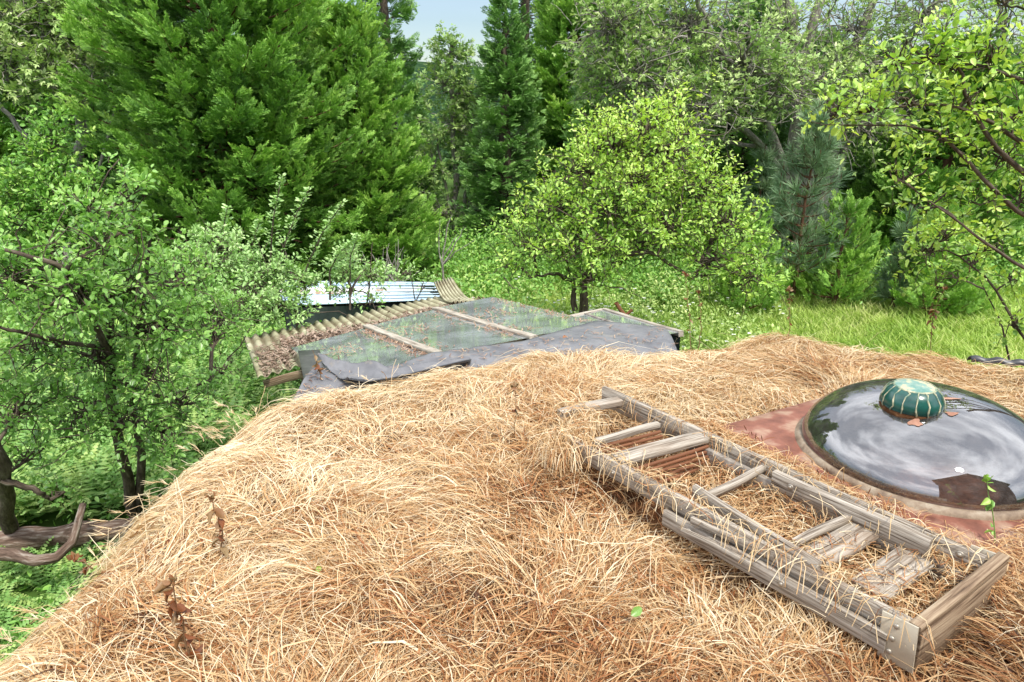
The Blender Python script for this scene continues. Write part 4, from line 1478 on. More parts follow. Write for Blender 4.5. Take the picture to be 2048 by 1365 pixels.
def broadleaf(name, label, cat, trunks, blobs, mats, leaf=LEAF2, lsz=(0.05, 0.08), per=26, tl=(0.25, 0.5), seed=0, upb=0.35, group=None, tone=0.5, spread=0.18, sides=7, limb=0.03, twig=0.004, flowers=None, shell=0.25, tonez=0.0, fruit=None, bare=0, dens=1.0):
    rg = np.random.default_rng(seed + 900)
    base = np.asarray(trunks[0][0][0], float)
    t = thing(name, label, cat, tuple(base), group)
    B = Soup()
    tp = []
    for pts, ra, rb_ in trunks:
        pts = np.asarray(pts, float)
        k = np.linspace(0, 1, len(pts))
        kk = np.linspace(0, 1, 14)
        P_ = np.stack([np.interp(kk, k, pts[:, i]) for i in range(3)], -1)
        P_[1:-1] += rg.normal(0, ra * 0.25, (12, 3))
        tubes(B, P_, np.linspace(ra, rb_, 14), sides, rnd=0.5)
        tp.append(P_)
    tp = np.vstack(tp)
    Ls = Soup()
    zmid = np.mean([c_[2] for c_, _, _ in blobs])
    for c_, rr, n in blobs:
        n = max(3, int(n * dens)) if n > 15 else n
        dist = np.linalg.norm(tp - c_, axis=1) + np.clip(tp[:, 2] - c_[2], 0, 9) * 1.5
        a = tp[np.argmin(dist)]
        d0 = nrm(c_ - a + np.array([0, 0, 1e-3]))
        rad_l = min(limb, 0.02 + 0.3 * limb * np.max(rr))
        main = bez(a, c_, 0.12 * np.linalg.norm(c_ - a), 8, 0.05 * np.linalg.norm(c_ - a), rg)
        tubes(B, main, np.linspace(rad_l, rad_l * 0.45, 8), 5)
        # twigs: start inside the blob, point outwards
        dirs = nrm(rg.normal(0, 1, (n, 3)))
        rad_ = rg.uniform(shell, 1.12, n)
        st = c_ + dirs * rr * rad_[:, None] * 0.85
        td = nrm(dirs * 0.75 + np.array([0, 0, upb]) + rg.normal(0, 0.35, (n, 3)))
        L_ = rg.uniform(*tl, n)
        en = st + td * L_[:, None]
        P_ = bez(st, en, 0.04, 6, 0.03, rg)
        tubes(B, P_, np.linspace(twig, twig * 0.5, 6)[None, :] * np.ones((n, 1)), 3)
        # feeder branches
        src = main[0, rg.integers(3, 8, n)]
        sub = rg.random(n) < 0.6
        tubes(B, bez(src[sub], st[sub], 0.05, 5, 0.04, rg), np.linspace(twig * 2.2, twig, 5)[None, :] * np.ones((sub.sum(), 1)), 3)
        if bare:
            nb = int(n * bare)
            st2 = c_ + nrm(rg.normal(0, 1, (nb, 3))) * rr * rg.uniform(0.2, 1, (nb, 1))
            tubes(B, bez(st2, st2 + nrm(rg.normal(0, 1, (nb, 3))) * rg.uniform(0.3, 0.8, (nb, 1)), 0.05, 6, 0.08, rg), np.linspace(twig * 2, twig * 0.7, 6)[None, :] * np.ones((nb, 1)), 3)
        N = n * per
        ti = np.repeat(np.arange(n), per)
        f = rg.uniform(0.05, 1.0, N)
        fi = f * 5
        k0 = np.clip(fi.astype(int), 0, 4)
        w_ = (fi - k0)[:, None]
        pos = P_[ti, k0] * (1 - w_) + P_[ti, k0 + 1] * w_
        tdn = td[ti]
        az = rg.uniform(0, 2 * pi, N)
        u1 = nrm(np.cross(tdn, np.array([0.2, 0.1, 1.0])))
        u2 = np.cross(tdn, u1)
        out = u1 * np.cos(az)[:, None] + u2 * np.sin(az)[:, None]
        ld_ = nrm(out * 0.9 + tdn * 0.55 + np.array([0, 0, 0.1]) + rg.normal(0, 0.2, (N, 3)))
        pos = pos + out * rg.uniform(0, spread, N)[:, None] * 0.5
        nn = nrm(np.array([0, 0, 1.0]) + rg.normal(0, 0.45, (N, 3)))
        sc = rg.uniform(lsz[0] * 0.75, lsz[1] * 1.1, N) * (1.05 - 0.35 * f)
        cl_t = rg.normal(0, 0.13, n)[ti]
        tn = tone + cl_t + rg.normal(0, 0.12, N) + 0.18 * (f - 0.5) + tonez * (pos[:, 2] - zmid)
        scatter(Ls, leaf, pos, frames(ld_, nn), sc, np.clip(tn, 0, 1), trw=0.15)
        if flowers:
            m_ = int(n * flowers)
            kk = rg.integers(0, N, m_)
    B.build('trunk', mats[1], t, smooth=True)
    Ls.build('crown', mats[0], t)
    return t


def conifer(name, label, cat, base, H, R, mats, tmpl, nb=200, per=34, ssz=(0.22, 0.36), prof=lambda t: 1 - t, seed=0, droop=0.25, tone=0.5, trunk_r=0.25, h0=0.04, group=None, upturn=0.25, gap=0.0, hmax=1.0, vertical=0.0, lean=(0, 0)):
    rg = np.random.default_rng(seed + 1300)
    base = np.asarray(base, float)
    t = thing(name, label, cat, tuple(base), group)
    B = Soup()
    tt_ = np.linspace(0, 1, 12)
    TP = base + np.column_stack([lean[0] * tt_ * H + rg.normal(0, 0.02, 12), lean[1] * tt_ * H + rg.normal(0, 0.02, 12), tt_ * H])
    tubes(B, TP, trunk_r * (1 - tt_) ** 0.8 + 0.015, 9)
    hh = h0 + (hmax - h0) * rg.random(nb) ** 1.15
    az = rg.uniform(0, 2 * pi, nb)
    L_ = R * prof(hh) * rg.uniform(0.6, 1.1, nb) + 0.15
    if gap:
        L_ *= np.where(rg.random(nb) < gap, 0.45, 1.0)
    K = 9
    s = np.linspace(0, 1, K)[None, :]
    org = np.stack([np.interp(hh, tt_, TP[:, i]) for i in range(3)], -1)
    dirh = np.column_stack([np.cos(az), np.sin(az)])
    bend = rg.normal(0, 0.15, nb)
    sideh = np.column_stack([-dirh[:, 1], dirh[:, 0]])
    rise = rg.normal(0.08, 0.12, nb) - droop * (1 - hh) + 0.35 * hh
    X = dirh[:, None, :] * (L_[:, None] * s)[..., None] + sideh[:, None, :] * ((bend * L_)[:, None] * s ** 2)[..., None]
    Z = L_[:, None] * (rise[:, None] * s + upturn * s ** 3)
    P_ = org[:, None, :] + np.concatenate([X, Z[..., None]], -1)
    tubes(B, P_, (0.008 + 0.012 * L_)[:, None] * (1.08 - s), 4)
    # sprays
    cnt = np.maximum(3, (per * L_ / R * 1.3).astype(int))
    ti = np.repeat(np.arange(nb), cnt)
    N = len(ti)
    f = rg.uniform(0.12, 1.0, N) ** 0.75
    fi = f * (K - 1)
    k0 = np.clip(fi.astype(int), 0, K - 2)
    w_ = (fi - k0)[:, None]
    pos = P_[ti, k0] * (1 - w_) + P_[ti, k0 + 1] * w_
    tan = nrm(P_[ti, k0 + 1] - P_[ti, k0])
    sd = np.column_stack([sideh[ti], np.zeros(N)])
    sgn = rg.choice([-1, 1], N)[:, None]
    ssc = rg.uniform(*ssz, N)
    lat = rg.uniform(0, 1, N)[:, None]
    width = (0.10 + 0.22 * L_[ti] * (1 - f) + 0.05)[:, None]
    pos = pos + sd * sgn * lat * width + np.column_stack([np.zeros((N, 2)), rg.normal(-0.03, 0.07, N)])
    dd = nrm(tan * rg.uniform(0.5, 1.2, (N, 1)) + sd * sgn * rg.uniform(0.2, 1.0, (N, 1)) + np.column_stack([np.zeros((N, 2)), rg.normal(0.05 + vertical, 0.3, N)]))
    nn = nrm(np.column_stack([rg.normal(0, 0.6, (N, 2)), np.ones(N)]) * np.array([1, 1, 1 - 0.6 * vertical]))
    Ls = Soup()
    btone = rg.normal(0, 0.14, nb)[ti]
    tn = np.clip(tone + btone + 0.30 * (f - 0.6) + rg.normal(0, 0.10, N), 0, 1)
    scatter(Ls, tmpl, pos, frames(dd, nn), ssc, tn, trw=0.4)
    B.build('trunk', mats[1], t, smooth=True)
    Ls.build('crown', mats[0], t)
    return t


def G(px, Y):
    """ground point under the column px at distance Y"""
    x = (px - 1024) / FPX * (Y / cos(PITCH)) * 1.0
    return np.array([x, Y, float(ground_z(x, Y))])


def copy_tree(src, loc, rotz, sc, label, group=None):
    def cp(o, par):
        c_ = o.copy()
        COL.objects.link(c_)
        if par is not None:
            c_.parent = par
            c_.matrix_parent_inverse = o.matrix_parent_inverse.copy()
        for ch in list(o.children):
            cp(ch, c_)
        return c_
    r = cp(src, None)
    r.location = loc
    r.rotation_euler = (0, 0, rotz)
    r.scale = (sc, sc, sc)
    r['label'] = label
    if group:
        r['group'] = group
    return r


# --- big incense cedar
conifer('cedar_tree', 'huge bright green cedar filling the upper left behind the shrubs', 'cedar', G(515, 13.8), 11.5, 2.65, (M_cedar, M_bark_red), CEDAR, nb=520, per=108, ssz=(0.13, 0.29), prof=lambda t: 0.35 + 0.65 * np.clip((0.95 - t) / 0.8, 0, 1) * np.clip(0.5 + t * 3, 0, 1), seed=1, tone=0.46, trunk_r=0.33, droop=0.35, hmax=0.92, vertical=0.15)
# its right flank, a second cedar a little behind
conifer('cedar_tree', 'slimmer bright cedar joined to the right flank of the huge one', 'cedar', G(740, 15.4), 5.7, 1.9, (M_cedar, M_bark_red), CEDAR, nb=320, per=64, ssz=(0.15, 0.28), prof=lambda t: 0.06 + 0.94 * (1 - t) ** 0.7, seed=2, tone=0.58, trunk_r=0.2, droop=0.3, vertical=0.15)
# --- forest behind, left to right
F1 = conifer('fir_tree', 'dark fir in the gap with a sharp pointed top', 'fir', G(1012, 19.5), 6.4, 1.5, (M_fir, M_bark), FIR, nb=240, per=55, ssz=(0.15, 0.26), prof=lambda t: (1 - t) ** 0.85 * np.clip(0.7 + t, 0, 1) + 0.03, seed=3, tone=0.7, droop=0.3)
C3 = conifer('cedar_tree', 'tall mid green cedar right of the sky gap', 'cedar', G(1135, 21), 10.5, 1.35, (M_cedar, M_bark_red), CEDAR, nb=300, per=28, ssz=(0.28, 0.46), prof=lambda t: 0.35 + 0.65 * (1 - t), seed=4, tone=0.5, droop=0.2, vertical=0.2)
T4 = conifer('fir_tree', 'tall sparse fir whose bare trunk cuts the sky at the right of the gap', 'fir', G(1046, 26), 12.5, 1.6, (M_fir, M_bark), FIR, nb=150, per=26, ssz=(0.26, 0.42), prof=lambda t: 0.35 + 0.65 * (1 - t), seed=5, tone=0.62, droop=0.35, h0=0.3)
T5 = conifer('fir_tree', 'tall thin fir at the left of the sky gap', 'fir', G(806, 26), 11.5, 1.4, (M_fir, M_bark), FIR, nb=120, per=26, ssz=(0.26, 0.40), prof=lambda t: 0.3 + 0.7 * (1 - t), seed=6, tone=0.68, droop=0.15, h0=0.3)
base = G(918, 21)
topz = at(905, 90, 21)
broadleaf('oak_tree', 'airy upright oak standing alone in the sky gap', 'oak', [([base, at(912, 360, 21), at(905, 200, 21), topz], 0.13, 0.03), ([base, at(935, 380, 21), at(948, 230, 21)], 0.09, 0.02), ([base, at(895, 400, 21), at(868, 250, 21)], 0.08, 0.02)],
          [blob(902, 108, 21, 34, 38, 55), blob(885, 170, 21, 40, 40, 55), blob(935, 190, 21, 40, 50, 60), blob(905, 250, 21, 60, 45, 70), blob(860, 330, 21, 45, 60, 70), blob(945, 310, 21, 40, 60, 60), blob(880, 430, 21, 60, 50, 60), blob(940, 420, 21, 40, 50, 40)],
          (M_oak, M_bark_grey), LOBED, (0.10, 0.17), per=16, tl=(0.25, 0.55), seed=7, tone=0.45, twig=0.008, limb=0.04)

# darker firs closing the view at the right, behind the clearing
F6 = conifer('fir_tree', 'dark broad fir behind the young pine', 'fir', G(1440, 18.5), 6.2, 2.4, (M_fir, M_bark), FIR, nb=300, per=75, ssz=(0.16, 0.28), prof=lambda t: (1 - t) ** 0.7 + 0.03, seed=8, tone=0.48)
C7 = conifer('cedar_tree', 'bushy dark cedar right of the young pine', 'cedar', G(1815, 16.5), 5.0, 1.9, (M_cedar, M_bark_red), CEDAR, nb=280, per=40, ssz=(0.24, 0.38), prof=lambda t: (1 - t) ** 0.65 + 0.05, seed=9, tone=0.42, vertical=0.2)
grp = 'trees of the forest wall'
n_c = 0
spec = [  # source, px, distance, scale, label
    (F6, 1650, 20.0, 0.85, 'dark fir in the shade between the pine and the bushy cedar'),
    (F6, 1960, 19.0, 0.85, 'dark fir behind the pear branches at the right edge'),
    (C7, 2010, 17.5, 0.9, 'dark cedar low at the right edge behind the pear leaves'),
    (F1, 855, 22.0, 0.55, 'small fir beneath the airy oak left of the pointed fir'),
    (C3, 1225, 22.5, 0.85, 'tall cedar just right of the mid green cedar, under oak leaves'),
    (F1, 1180, 17.0, 0.85, 'fir right behind the left side of the yellow green tree'),
    (C3, 90, 19.0, 1.05, 'tall cedar behind the maple in the upper left corner'),
    (F6, 230, 20.0, 1.35, 'dark fir between the maple and the huge cedar'),
    (F6, -30, 19.5, 0.9, 'dark fir low at the left edge behind the shrubs'),
    (F6, 1320, 22.0, 1.0, 'dark fir behind the crown of the yellow green tree'),
    (F6, 1560, 25.0, 0.95, 'tall dark fir deep in the forest under the oak branches'),
    (F6, 1800, 25.0, 0.9, 'tall dark fir deep in the forest above the bushy cedar'),
    (F6, 2100, 24.0, 1.0, 'tall dark fir at the right rim of the forest'),
    (C3, 640, 21.0, 1.1, 'tall cedar hidden behind the two bright cedars'),
    (F6, 380, 24.0, 1.5, 'tall dark fir seen through gaps of the huge cedar'),
    (F6, -120, 22.0, 1.7, 'tall dark fir beyond the left rim of the view'),
    (F6, 1000, 30.0, 0.55, 'distant fir low in the gap between oak and pointed fir'),
    (F6, 850, 33.0, 0.60, 'distant fir low in the gap beside the thin fir'),
    (F6, 930, 38.0, 0.66, 'farthest fir low in the gap behind the airy oak'),
]
for s_, px, Y, k, lb in spec:
    copy_tree(s_, tuple(G(px, Y)), RNG.uniform(0, 6.28), k, lb, grp)

# --- young pines
def pine(px, Y, H, R, label, n, seed):
    rg = np.random.default_rng(seed)
    base = G(px, Y)
    t = thing('pine_tree', label, 'pine', tuple(base), None)
    B, L_ = Soup(), Soup()
    tp = np.array([base + [0.02 * sin(k), 0.02 * cos(k * 2), H * k / 10] for k in range(11)])
    tubes(B, tp, np.linspace(0.05, 0.01, 11), 7)
    hh = np.linspace(0.18, 1.0, n)
    pos, dr = [], []
    for i, h in enumerate(hh):
        o_ = base + [0, 0, H * h]
        m_ = 6 if h < 0.97 else 1
        for k in range(m_):
            a = rg.uniform(0, 2 * pi)
            R_ = R * (1.08 - h) ** 0.8 * rg.uniform(0.5, 1.0)
            e = o_ + np.array([cos(a) * R_, sin(a) * R_, R_ * rg.uniform(0.25, 0.7)]) if m_ > 1 else o_ + [0, 0, 0.15]
            P_ = bez(o_, e, -0.05, 6)
            tubes(B, P_, np.linspace(0.014, 0.006, 6), 4)
            for f in (0.55, 0.8, 1.0):
                p = P_[0, int(f * 5)]
                pos.append(p)
                dr.append(nrm(P_[0, 5] - P_[0, 3] + np.array([0, 0, 0.05]) + rg.normal(0, 0.05, 3)))
    pos, dr = np.array(pos), np.array(dr)
    scatter(L_, PINE, pos, frames(dr, rg.normal(0, 1, dr.shape)), rg.uniform(0.24, 0.34, len(pos)), rg.uniform(0.2, 0.9, len(pos)), trw=0.4)
    # pale candles
    tips = pos[2::3]
    tubes(B, bez(tips, tips + [0, 0, 0.12], 0.0, 3), np.full((len(tips), 3), 0.008), 4)
    B.build('trunk', M_bark_red, t, smooth=True)
    L_.build('crown', M_pine, t)
    return t


pine(1572, 13.5, 3.7, 1.15, 'young long needled blue green pine beyond the meadow', 17, 21)
pine(1770, 13.0, 1.8, 0.36, 'knee high pine seedling with one tall candle at the meadow edge', 7, 22)
pine(1485, 15.5, 3.0, 0.8, 'small pine half hidden at the left of the young pine', 9, 23)

# --- small cedar saplings at the meadow edge
sap = conifer('cedar_sapling', 'bright feathery cedar sapling at the far edge of the meadow', 'cedar sapling', G(1655, 13.2), 2.0, 0.62, (M_cedar, M_bark_red), CEDAR, nb=46, per=13, ssz=(0.14, 0.30), prof=lambda t: (1 - t) ** 0.9 + 0.10, seed=31, tone=0.62, trunk_r=0.03, vertical=0.5, upturn=0.5, droop=0.0, group='cedar saplings round the meadow')
copy_tree(sap, tuple(G(1555, 8.3)), 1.0, 0.5, 'small dark sapling just behind the far rim stalks')
copy_tree(sap, tuple(G(1905, 12.6)), 2.0, 0.62, 'feathery sapling under the pear branches at the right')
copy_tree(sap, tuple(G(1850, 12.5)), 3.0, 1.0, 'feathery sapling behind the small pine seedling')
copy_tree(sap, tuple(G(1480, 12.8)), 4.0, 0.9, 'feathery sapling at the right foot of the yellow green tree')

# --- big oak at the right, several trunks
b0 = G(1600, 16.5)
J = lambda px, py, Y=16.5: at(px, py, Y)
oak_blobs = [blob(1215, 60, 14, 75, 60, 130), blob(1280, 150, 14, 80, 60, 130), blob(1370, 60, 14.5, 90, 70, 150), blob(1480, 130, 15, 100, 70, 160), blob(1420, 220, 14.5, 90, 55, 120),
             blob(1560, 60, 16, 70, 70, 80), blob(1560, 190, 15, 80, 50, 110), blob(1650, 170, 16, 80, 60, 100), blob(1700, 60, 16.5, 70, 60, 80), blob(1790, 130, 16, 80, 60, 90), blob(1850, 30, 16, 90, 50, 90),
             blob(1720, 250, 15.5, 80, 45, 80), blob(1340, 290, 14.5, 60, 40, 60), blob(1960, 110, 17, 80, 60, 60), blob(2010, 30, 16, 70, 50, 60), blob(1820, 230, 16.5, 80, 40, 60),
             blob(1300, -40, 15, 110, 60, 60), blob(1500, -60, 16, 130, 70, 60), blob(1750, -60, 17, 150, 70, 60), blob(1980, -60, 17, 100, 60, 40), blob(1200, 150, 15, 50, 60, 60)]
broadleaf('oak_tree', 'great spreading oak with many lichen grey trunks and limbs at upper right', 'oak',
          [([b0, J(1590, 300), J(1598, 150), J(1570, 0), J(1560, -150)], 0.22, 0.10), ([b0, J(1620, 300), J(1618, 120), J(1640, -20), J(1660, -140)], 0.17, 0.07),
           ([b0, J(1650, 280), J(1700, 120), J(1745, 0), J(1790, -120)], 0.15, 0.06), ([b0, J(1680, 270), J(1760, 140), J(1850, 40), J(1900, -40)], 0.13, 0.05),
           ([b0, J(1560, 300), J(1500, 180, 15.5), J(1420, 80, 14.5), J(1390, -20, 14)], 0.13, 0.04), ([b0, J(1550, 320), J(1440, 220, 15), J(1310, 110, 14), J(1240, 60, 14)], 0.10, 0.03),
           ([b0, J(1700, 260), J(1810, 190), J(1940, 150), J(2060, 120)], 0.10, 0.04), ([b0, J(1540, 300), J(1380, 270, 14.5), J(1270, 230, 14)], 0.07, 0.02)],
          oak_blobs, (M_oak, M_bark_grey), LOBED, (0.08, 0.15), per=15, tl=(0.3, 0.8), seed=40, tone=0.58, twig=0.009, limb=0.06, spread=0.3, bare=0.65, dens=0.66)
# --- maple-like tree upper left with bare branches beneath
b0 = G(150, 15)
broadleaf('maple_tree', 'grey green broadleaf tree with bare lower twigs in the upper left corner', 'tree', [([b0, at(160, 300, 15), at(165, 120, 15), at(170, -60, 15)], 0.14, 0.06), ([b0, at(60, 280, 15), at(-40, 160, 15)], 0.08, 0.03), ([b0, at(210, 290, 14.5), at(230, 215, 14.5)], 0.05, 0.015)],
          [blob(60, 40, 14, 80, 60, 130), blob(140, 60, 14.5, 60, 60, 90), blob(40, 140, 14, 70, 50, 110), blob(130, 150, 14, 60, 45, 80), blob(0, 60, 14, 60, 60, 60), blob(180, 10, 14.5, 50, 50, 50), blob(50, -40, 14.5, 110, 50, 50), blob(-60, 120, 14, 60, 60, 40)],
          (M_oak, M_bark_grey), LOBED, (0.09, 0.15), per=18, tl=(0.3, 0.6), seed=41, tone=0.66, twig=0.008, limb=0.05, spread=0.25, bare=0.5)
# --- bright shrubs mid left
b0 = G(100, 10.5)
broadleaf('laurel_shrub', 'tall bright green shrub mid left before the cedar', 'shrub', [([b0, at(105, 450, 10.5), at(100, 300, 10.5)], 0.06, 0.02), ([b0, at(180, 450, 10.5), at(190, 360, 10.5)], 0.04, 0.015)],
          [blob(100, 285, 10.5, 30, 50, 35), blob(95, 340, 10.5, 50, 45, 70), blob(45, 390, 10.5, 60, 45, 80), blob(140, 400, 10.3, 70, 50, 100), blob(60, 450, 10.3, 90, 40, 90), blob(180, 460, 10.3, 70, 50, 80), blob(-40, 430, 10.5, 60, 60, 50)],
          (M_bright, M_bark), LEAF2, (0.06, 0.11), per=22, tl=(0.2, 0.4), seed=42, tone=0.5, twig=0.005)
# --- yellow-green tree
b0 = G(1168, 10.2)
b0[0] = at(1168, 610, 10.2)[0]
A = lambda px, py, Y=10.2: at(px, py, Y)
broadleaf('apple_tree', 'yellow green old fruit tree with an arching lower limb at centre right', 'fruit tree',
          [([b0, A(1165, 610), A(1172, 540), A(1215, 470), A(1260, 380), A(1290, 290)], 0.085, 0.02), ([A(1150, 620), A(1148, 560), A(1120, 500), A(1130, 430)], 0.05, 0.015),
           ([A(1172, 560), A(1215, 540), A(1260, 508, 9.9), A(1310, 506, 9.8), A(1390, 560, 9.7)], 0.055, 0.02), ([A(1160, 570), A(1110, 548, 9.9), A(1060, 556, 9.8)], 0.035, 0.012),
           ([A(1215, 470), A(1300, 430), A(1400, 400)], 0.04, 0.012), ([A(1190, 520), A(1130, 430), A(1110, 340)], 0.035, 0.01)],
          [blob(1290, 262, 10.2, 48, 38, 70), blob(1225, 300, 10.2, 55, 45, 85), blob(1350, 310, 10.2, 62, 50, 95), blob(1175, 350, 10.0, 55, 45, 85), blob(1270, 370, 10.0, 80, 45, 120), blob(1395, 385, 10.0, 65, 50, 105),
           blob(1110, 420, 10.0, 60, 42, 85), blob(1215, 430, 9.8, 75, 42, 110), blob(1330, 450, 9.8, 80, 40, 110), blob(1450, 450, 9.8, 55, 45, 80), blob(1060, 490, 9.8, 65, 38, 75), blob(1170, 500, 9.6, 75, 40, 85), blob(1290, 500, 10.4, 80, 35, 60),
           blob(1430, 520, 9.6, 70, 38, 80), blob(1510, 560, 9.4, 50, 32, 45), blob(1180, 560, 9.6, 45, 32, 45), blob(1020, 535, 9.7, 40, 25, 25), blob(1355, 230, 10.3, 30, 25, 20)],
          (M_apple, M_bark), LEAF2, (0.055, 0.09), per=19, tl=(0.2, 0.66), seed=43, tone=0.52, twig=0.006, limb=0.035, tonez=0.16, spread=0.16, dens=0.68, bare=0.08)

# --- left foreground plum
b0 = on(275, 1050, -2.25)
pl = lambda px, py, Y: at(px, py, Y)
broadleaf('plum_tree', 'leafy plum tree with glossy round leaves filling the left foreground', 'plum tree',
          [([b0, pl(240, 900, 5.3), pl(222, 700, 5.0), pl(215, 560, 4.8), pl(210, 440, 4.7)], 0.055, 0.014), ([b0, pl(285, 900, 5.4), pl(262, 800, 5.4), pl(280, 640, 5.2), pl(300, 480, 5.1)], 0.045, 0.012),
           ([pl(222, 720, 5.0), pl(170, 600, 4.6), pl(120, 530, 4.3), pl(10, 500, 4.2)], 0.028, 0.012), ([on(20, 1090, -2.2), pl(5, 950, 4.6), pl(-40, 800, 4.3), pl(-60, 650, 4.2)], 0.07, 0.03),
           ([pl(225, 760, 5.0), pl(330, 800, 5.2), pl(420, 760, 5.4)], 0.02, 0.01), ([pl(222, 700, 5.0), pl(100, 680, 4.4), pl(0, 655, 4.1)], 0.02, 0.01), ([pl(5, 960, 4.6), pl(80, 985, 4.7), pl(100, 1000, 4.8)], 0.03, 0.012)],
          [blob(185, 440, 4.5, 14, 36, 14), blob(195, 500, 4.5, 30, 30, 14), blob(262, 400, 4.9, 12, 40, 14), blob(270, 470, 4.9, 24, 40, 14), blob(40, 570, 4.4, 85, 55, 90), blob(160, 600, 4.4, 75, 50, 80), blob(260, 580, 4.9, 75, 55, 60), blob(360, 560, 5.6, 80, 50, 60), blob(330, 660, 5.0, 85, 45, 70), blob(430, 650, 5.8, 70, 50, 55),
           blob(60, 700, 4.9, 95, 55, 57), blob(190, 720, 4.9, 75, 55, 45), blob(310, 760, 4.9, 75, 50, 36), blob(50, 820, 4.9, 85, 60, 51), blob(160, 840, 4.9, 75, 60, 45), blob(260, 850, 4.9, 75, 55, 36), blob(370, 810, 5.2, 70, 50, 30), blob(340, 890, 5.0, 50, 40, 15),
           blob(60, 920, 4.9, 50, 30, 12), blob(130, 985, 4.9, 28, 24, 6), blob(-60, 720, 4.9, 80, 120, 36), blob(450, 740, 5.8, 45, 40, 18)],
          (M_plum, M_bark), LEAF, (0.036, 0.062), per=19, tl=(0.10, 0.30), seed=44, tone=0.46, bare=0.12, twig=0.0035, limb=0.018, tonez=0.10, dens=0.82, spread=0.10, upb=0.25)
# --- shrubs behind it, with thin upright sprays
b0 = G(600, 8.0)
sp_tr = [([b0, at(600, 700, 8), at(590, 560, 8), at(560, 480, 8)], 0.035, 0.01)]
for (xa, ya, xb, yb_) in ((540, 520, 565, 350), (560, 520, 620, 375), (610, 540, 685, 405), (450, 500, 455, 415), (700, 560, 715, 470), (660, 540, 700, 485), (500, 540, 520, 440)):
    sp_tr.append(([at(xa, ya + 60, 8), at(xa, ya, 8), at((xa + xb) / 2 - 6, (ya + yb_) / 2, 7.9), at(xb, yb_, 7.9)], 0.014, 0.004))
bl = [blob(430, 500, 7.6, 50, 25, 35), blob(420, 540, 7.4, 80, 40, 80), blob(520, 560, 7.6, 65, 38, 70), blob(600, 575, 7.8, 55, 30, 45), blob(690, 560, 8.2, 35, 30, 22), blob(550, 625, 7.4, 75, 30, 60), blob(480, 615, 7.0, 70, 40, 60), blob(745, 560, 8.6, 30, 35, 16)]
wild = broadleaf('wild_plum_shrub', 'pale small leaved shrub with upright wands before the cedar', 'shrub', sp_tr, bl, (M_pale, M_bark), LEAF2, (0.04, 0.07), per=20, tl=(0.10, 0.25), seed=45, tone=0.5, twig=0.003, limb=0.018, tonez=0.12, spread=0.08, upb=0.6, bare=0.1)
# leafy wands, part of the same shrub
rg = np.random.default_rng(451)
Ls = Soup()
for pts, _, _ in sp_tr[1:]:
    P0 = np.array(pts[1:], float)
    n = 190
    f = rg.uniform(0, 2, n)
    pos = np.stack([np.interp(f, [0, 1, 2], P0[:, i]) for i in range(3)], -1)
    a = rg.uniform(0, 2 * pi, n)
    out = np.column_stack([np.cos(a), np.sin(a), rg.uniform(0.1, 0.8, n)])
    pos = pos + out * rg.uniform(0, 0.10, n)[:, None] * (1.2 - f / 2)[:, None]
    scatter(Ls, LEAF2, pos, frames(out, rg.normal(0, 0.6, (n, 3)) + [0, 0, 1]), rg.uniform(0.035, 0.06, n), np.clip(rg.normal(0.65, 0.15, n), 0, 1))
Ls.build('leafy_wand', M_pale, wild)
b0 = G(760, 9.6)
broadleaf('wild_plum_shrub', 'thin pale shrub growing over the blue and white shed roof', 'shrub', [([on(720, 640, -2.2), at(735, 600, 8.6), at(742, 530, 8.6), at(745, 485, 8.6)], 0.015, 0.005), ([on(840, 640, -2.2), at(830, 600, 8.8), at(820, 540, 8.8)], 0.012, 0.004)],
          [blob(700, 520, 8.6, 25, 30, 16), blob(740, 560, 8.5, 25, 25, 14), blob(680, 590, 8.3, 25, 15, 9), blob(800, 550, 8.8, 22, 18, 8), blob(850, 575, 9.2, 25, 12, 6), blob(740, 612, 8.2, 40, 8, 8)],
          (M_pale, M_bark), LEAF2, (0.04, 0.065), per=14, tl=(0.08, 0.2), seed=46, tone=0.5, twig=0.003, limb=0.01, upb=0.5)

# --- pear branches reaching in from the right
b0 = G(2330, 4.6)
rt = lambda px, py, Y=4.3: at(px, py, Y)
PB = [([b0, rt(2300, 700, 4.6), rt(2250, 400, 4.5), rt(2200, 200, 4.4)], 0.08, 0.03),
      ([rt(2250, 420, 4.5), rt(2048, 355), rt(1950, 240), rt(1910, 125), rt(1868, 70)], 0.022, 0.004),
      ([rt(2250, 380, 4.5), rt(2048, 290), rt(1930, 215), rt(1850, 208), rt(1660, 232)], 0.018, 0.003),
      ([rt(2250, 330, 4.5), rt(2048, 165), rt(1960, 130), rt(1780, 128)], 0.018, 0.003),
      ([rt(2250, 500, 4.5), rt(2048, 440), rt(1960, 350), rt(1880, 265), rt(1800, 250), rt(1640, 250)], 0.018, 0.003),
      ([rt(2250, 600, 4.5), rt(2048, 540), rt(1950, 470), rt(1900, 430), rt(1780, 350)], 0.014, 0.003),
      ([rt(2250, 760, 4.6), rt(2060, 700, 4.8), rt(1980, 560, 4.9), rt(1900, 500, 5.0), rt(1820, 505, 5.0)], 0.014, 0.003),
      ([rt(2250, 800, 4.6), rt(2030, 760, 4.9), rt(2000, 640, 5.0), rt(1960, 560, 5.0)], 0.012, 0.003),
      ([rt(2200, 100, 4.5), rt(2060, 20), rt(1990, 10)], 0.012, 0.003)]
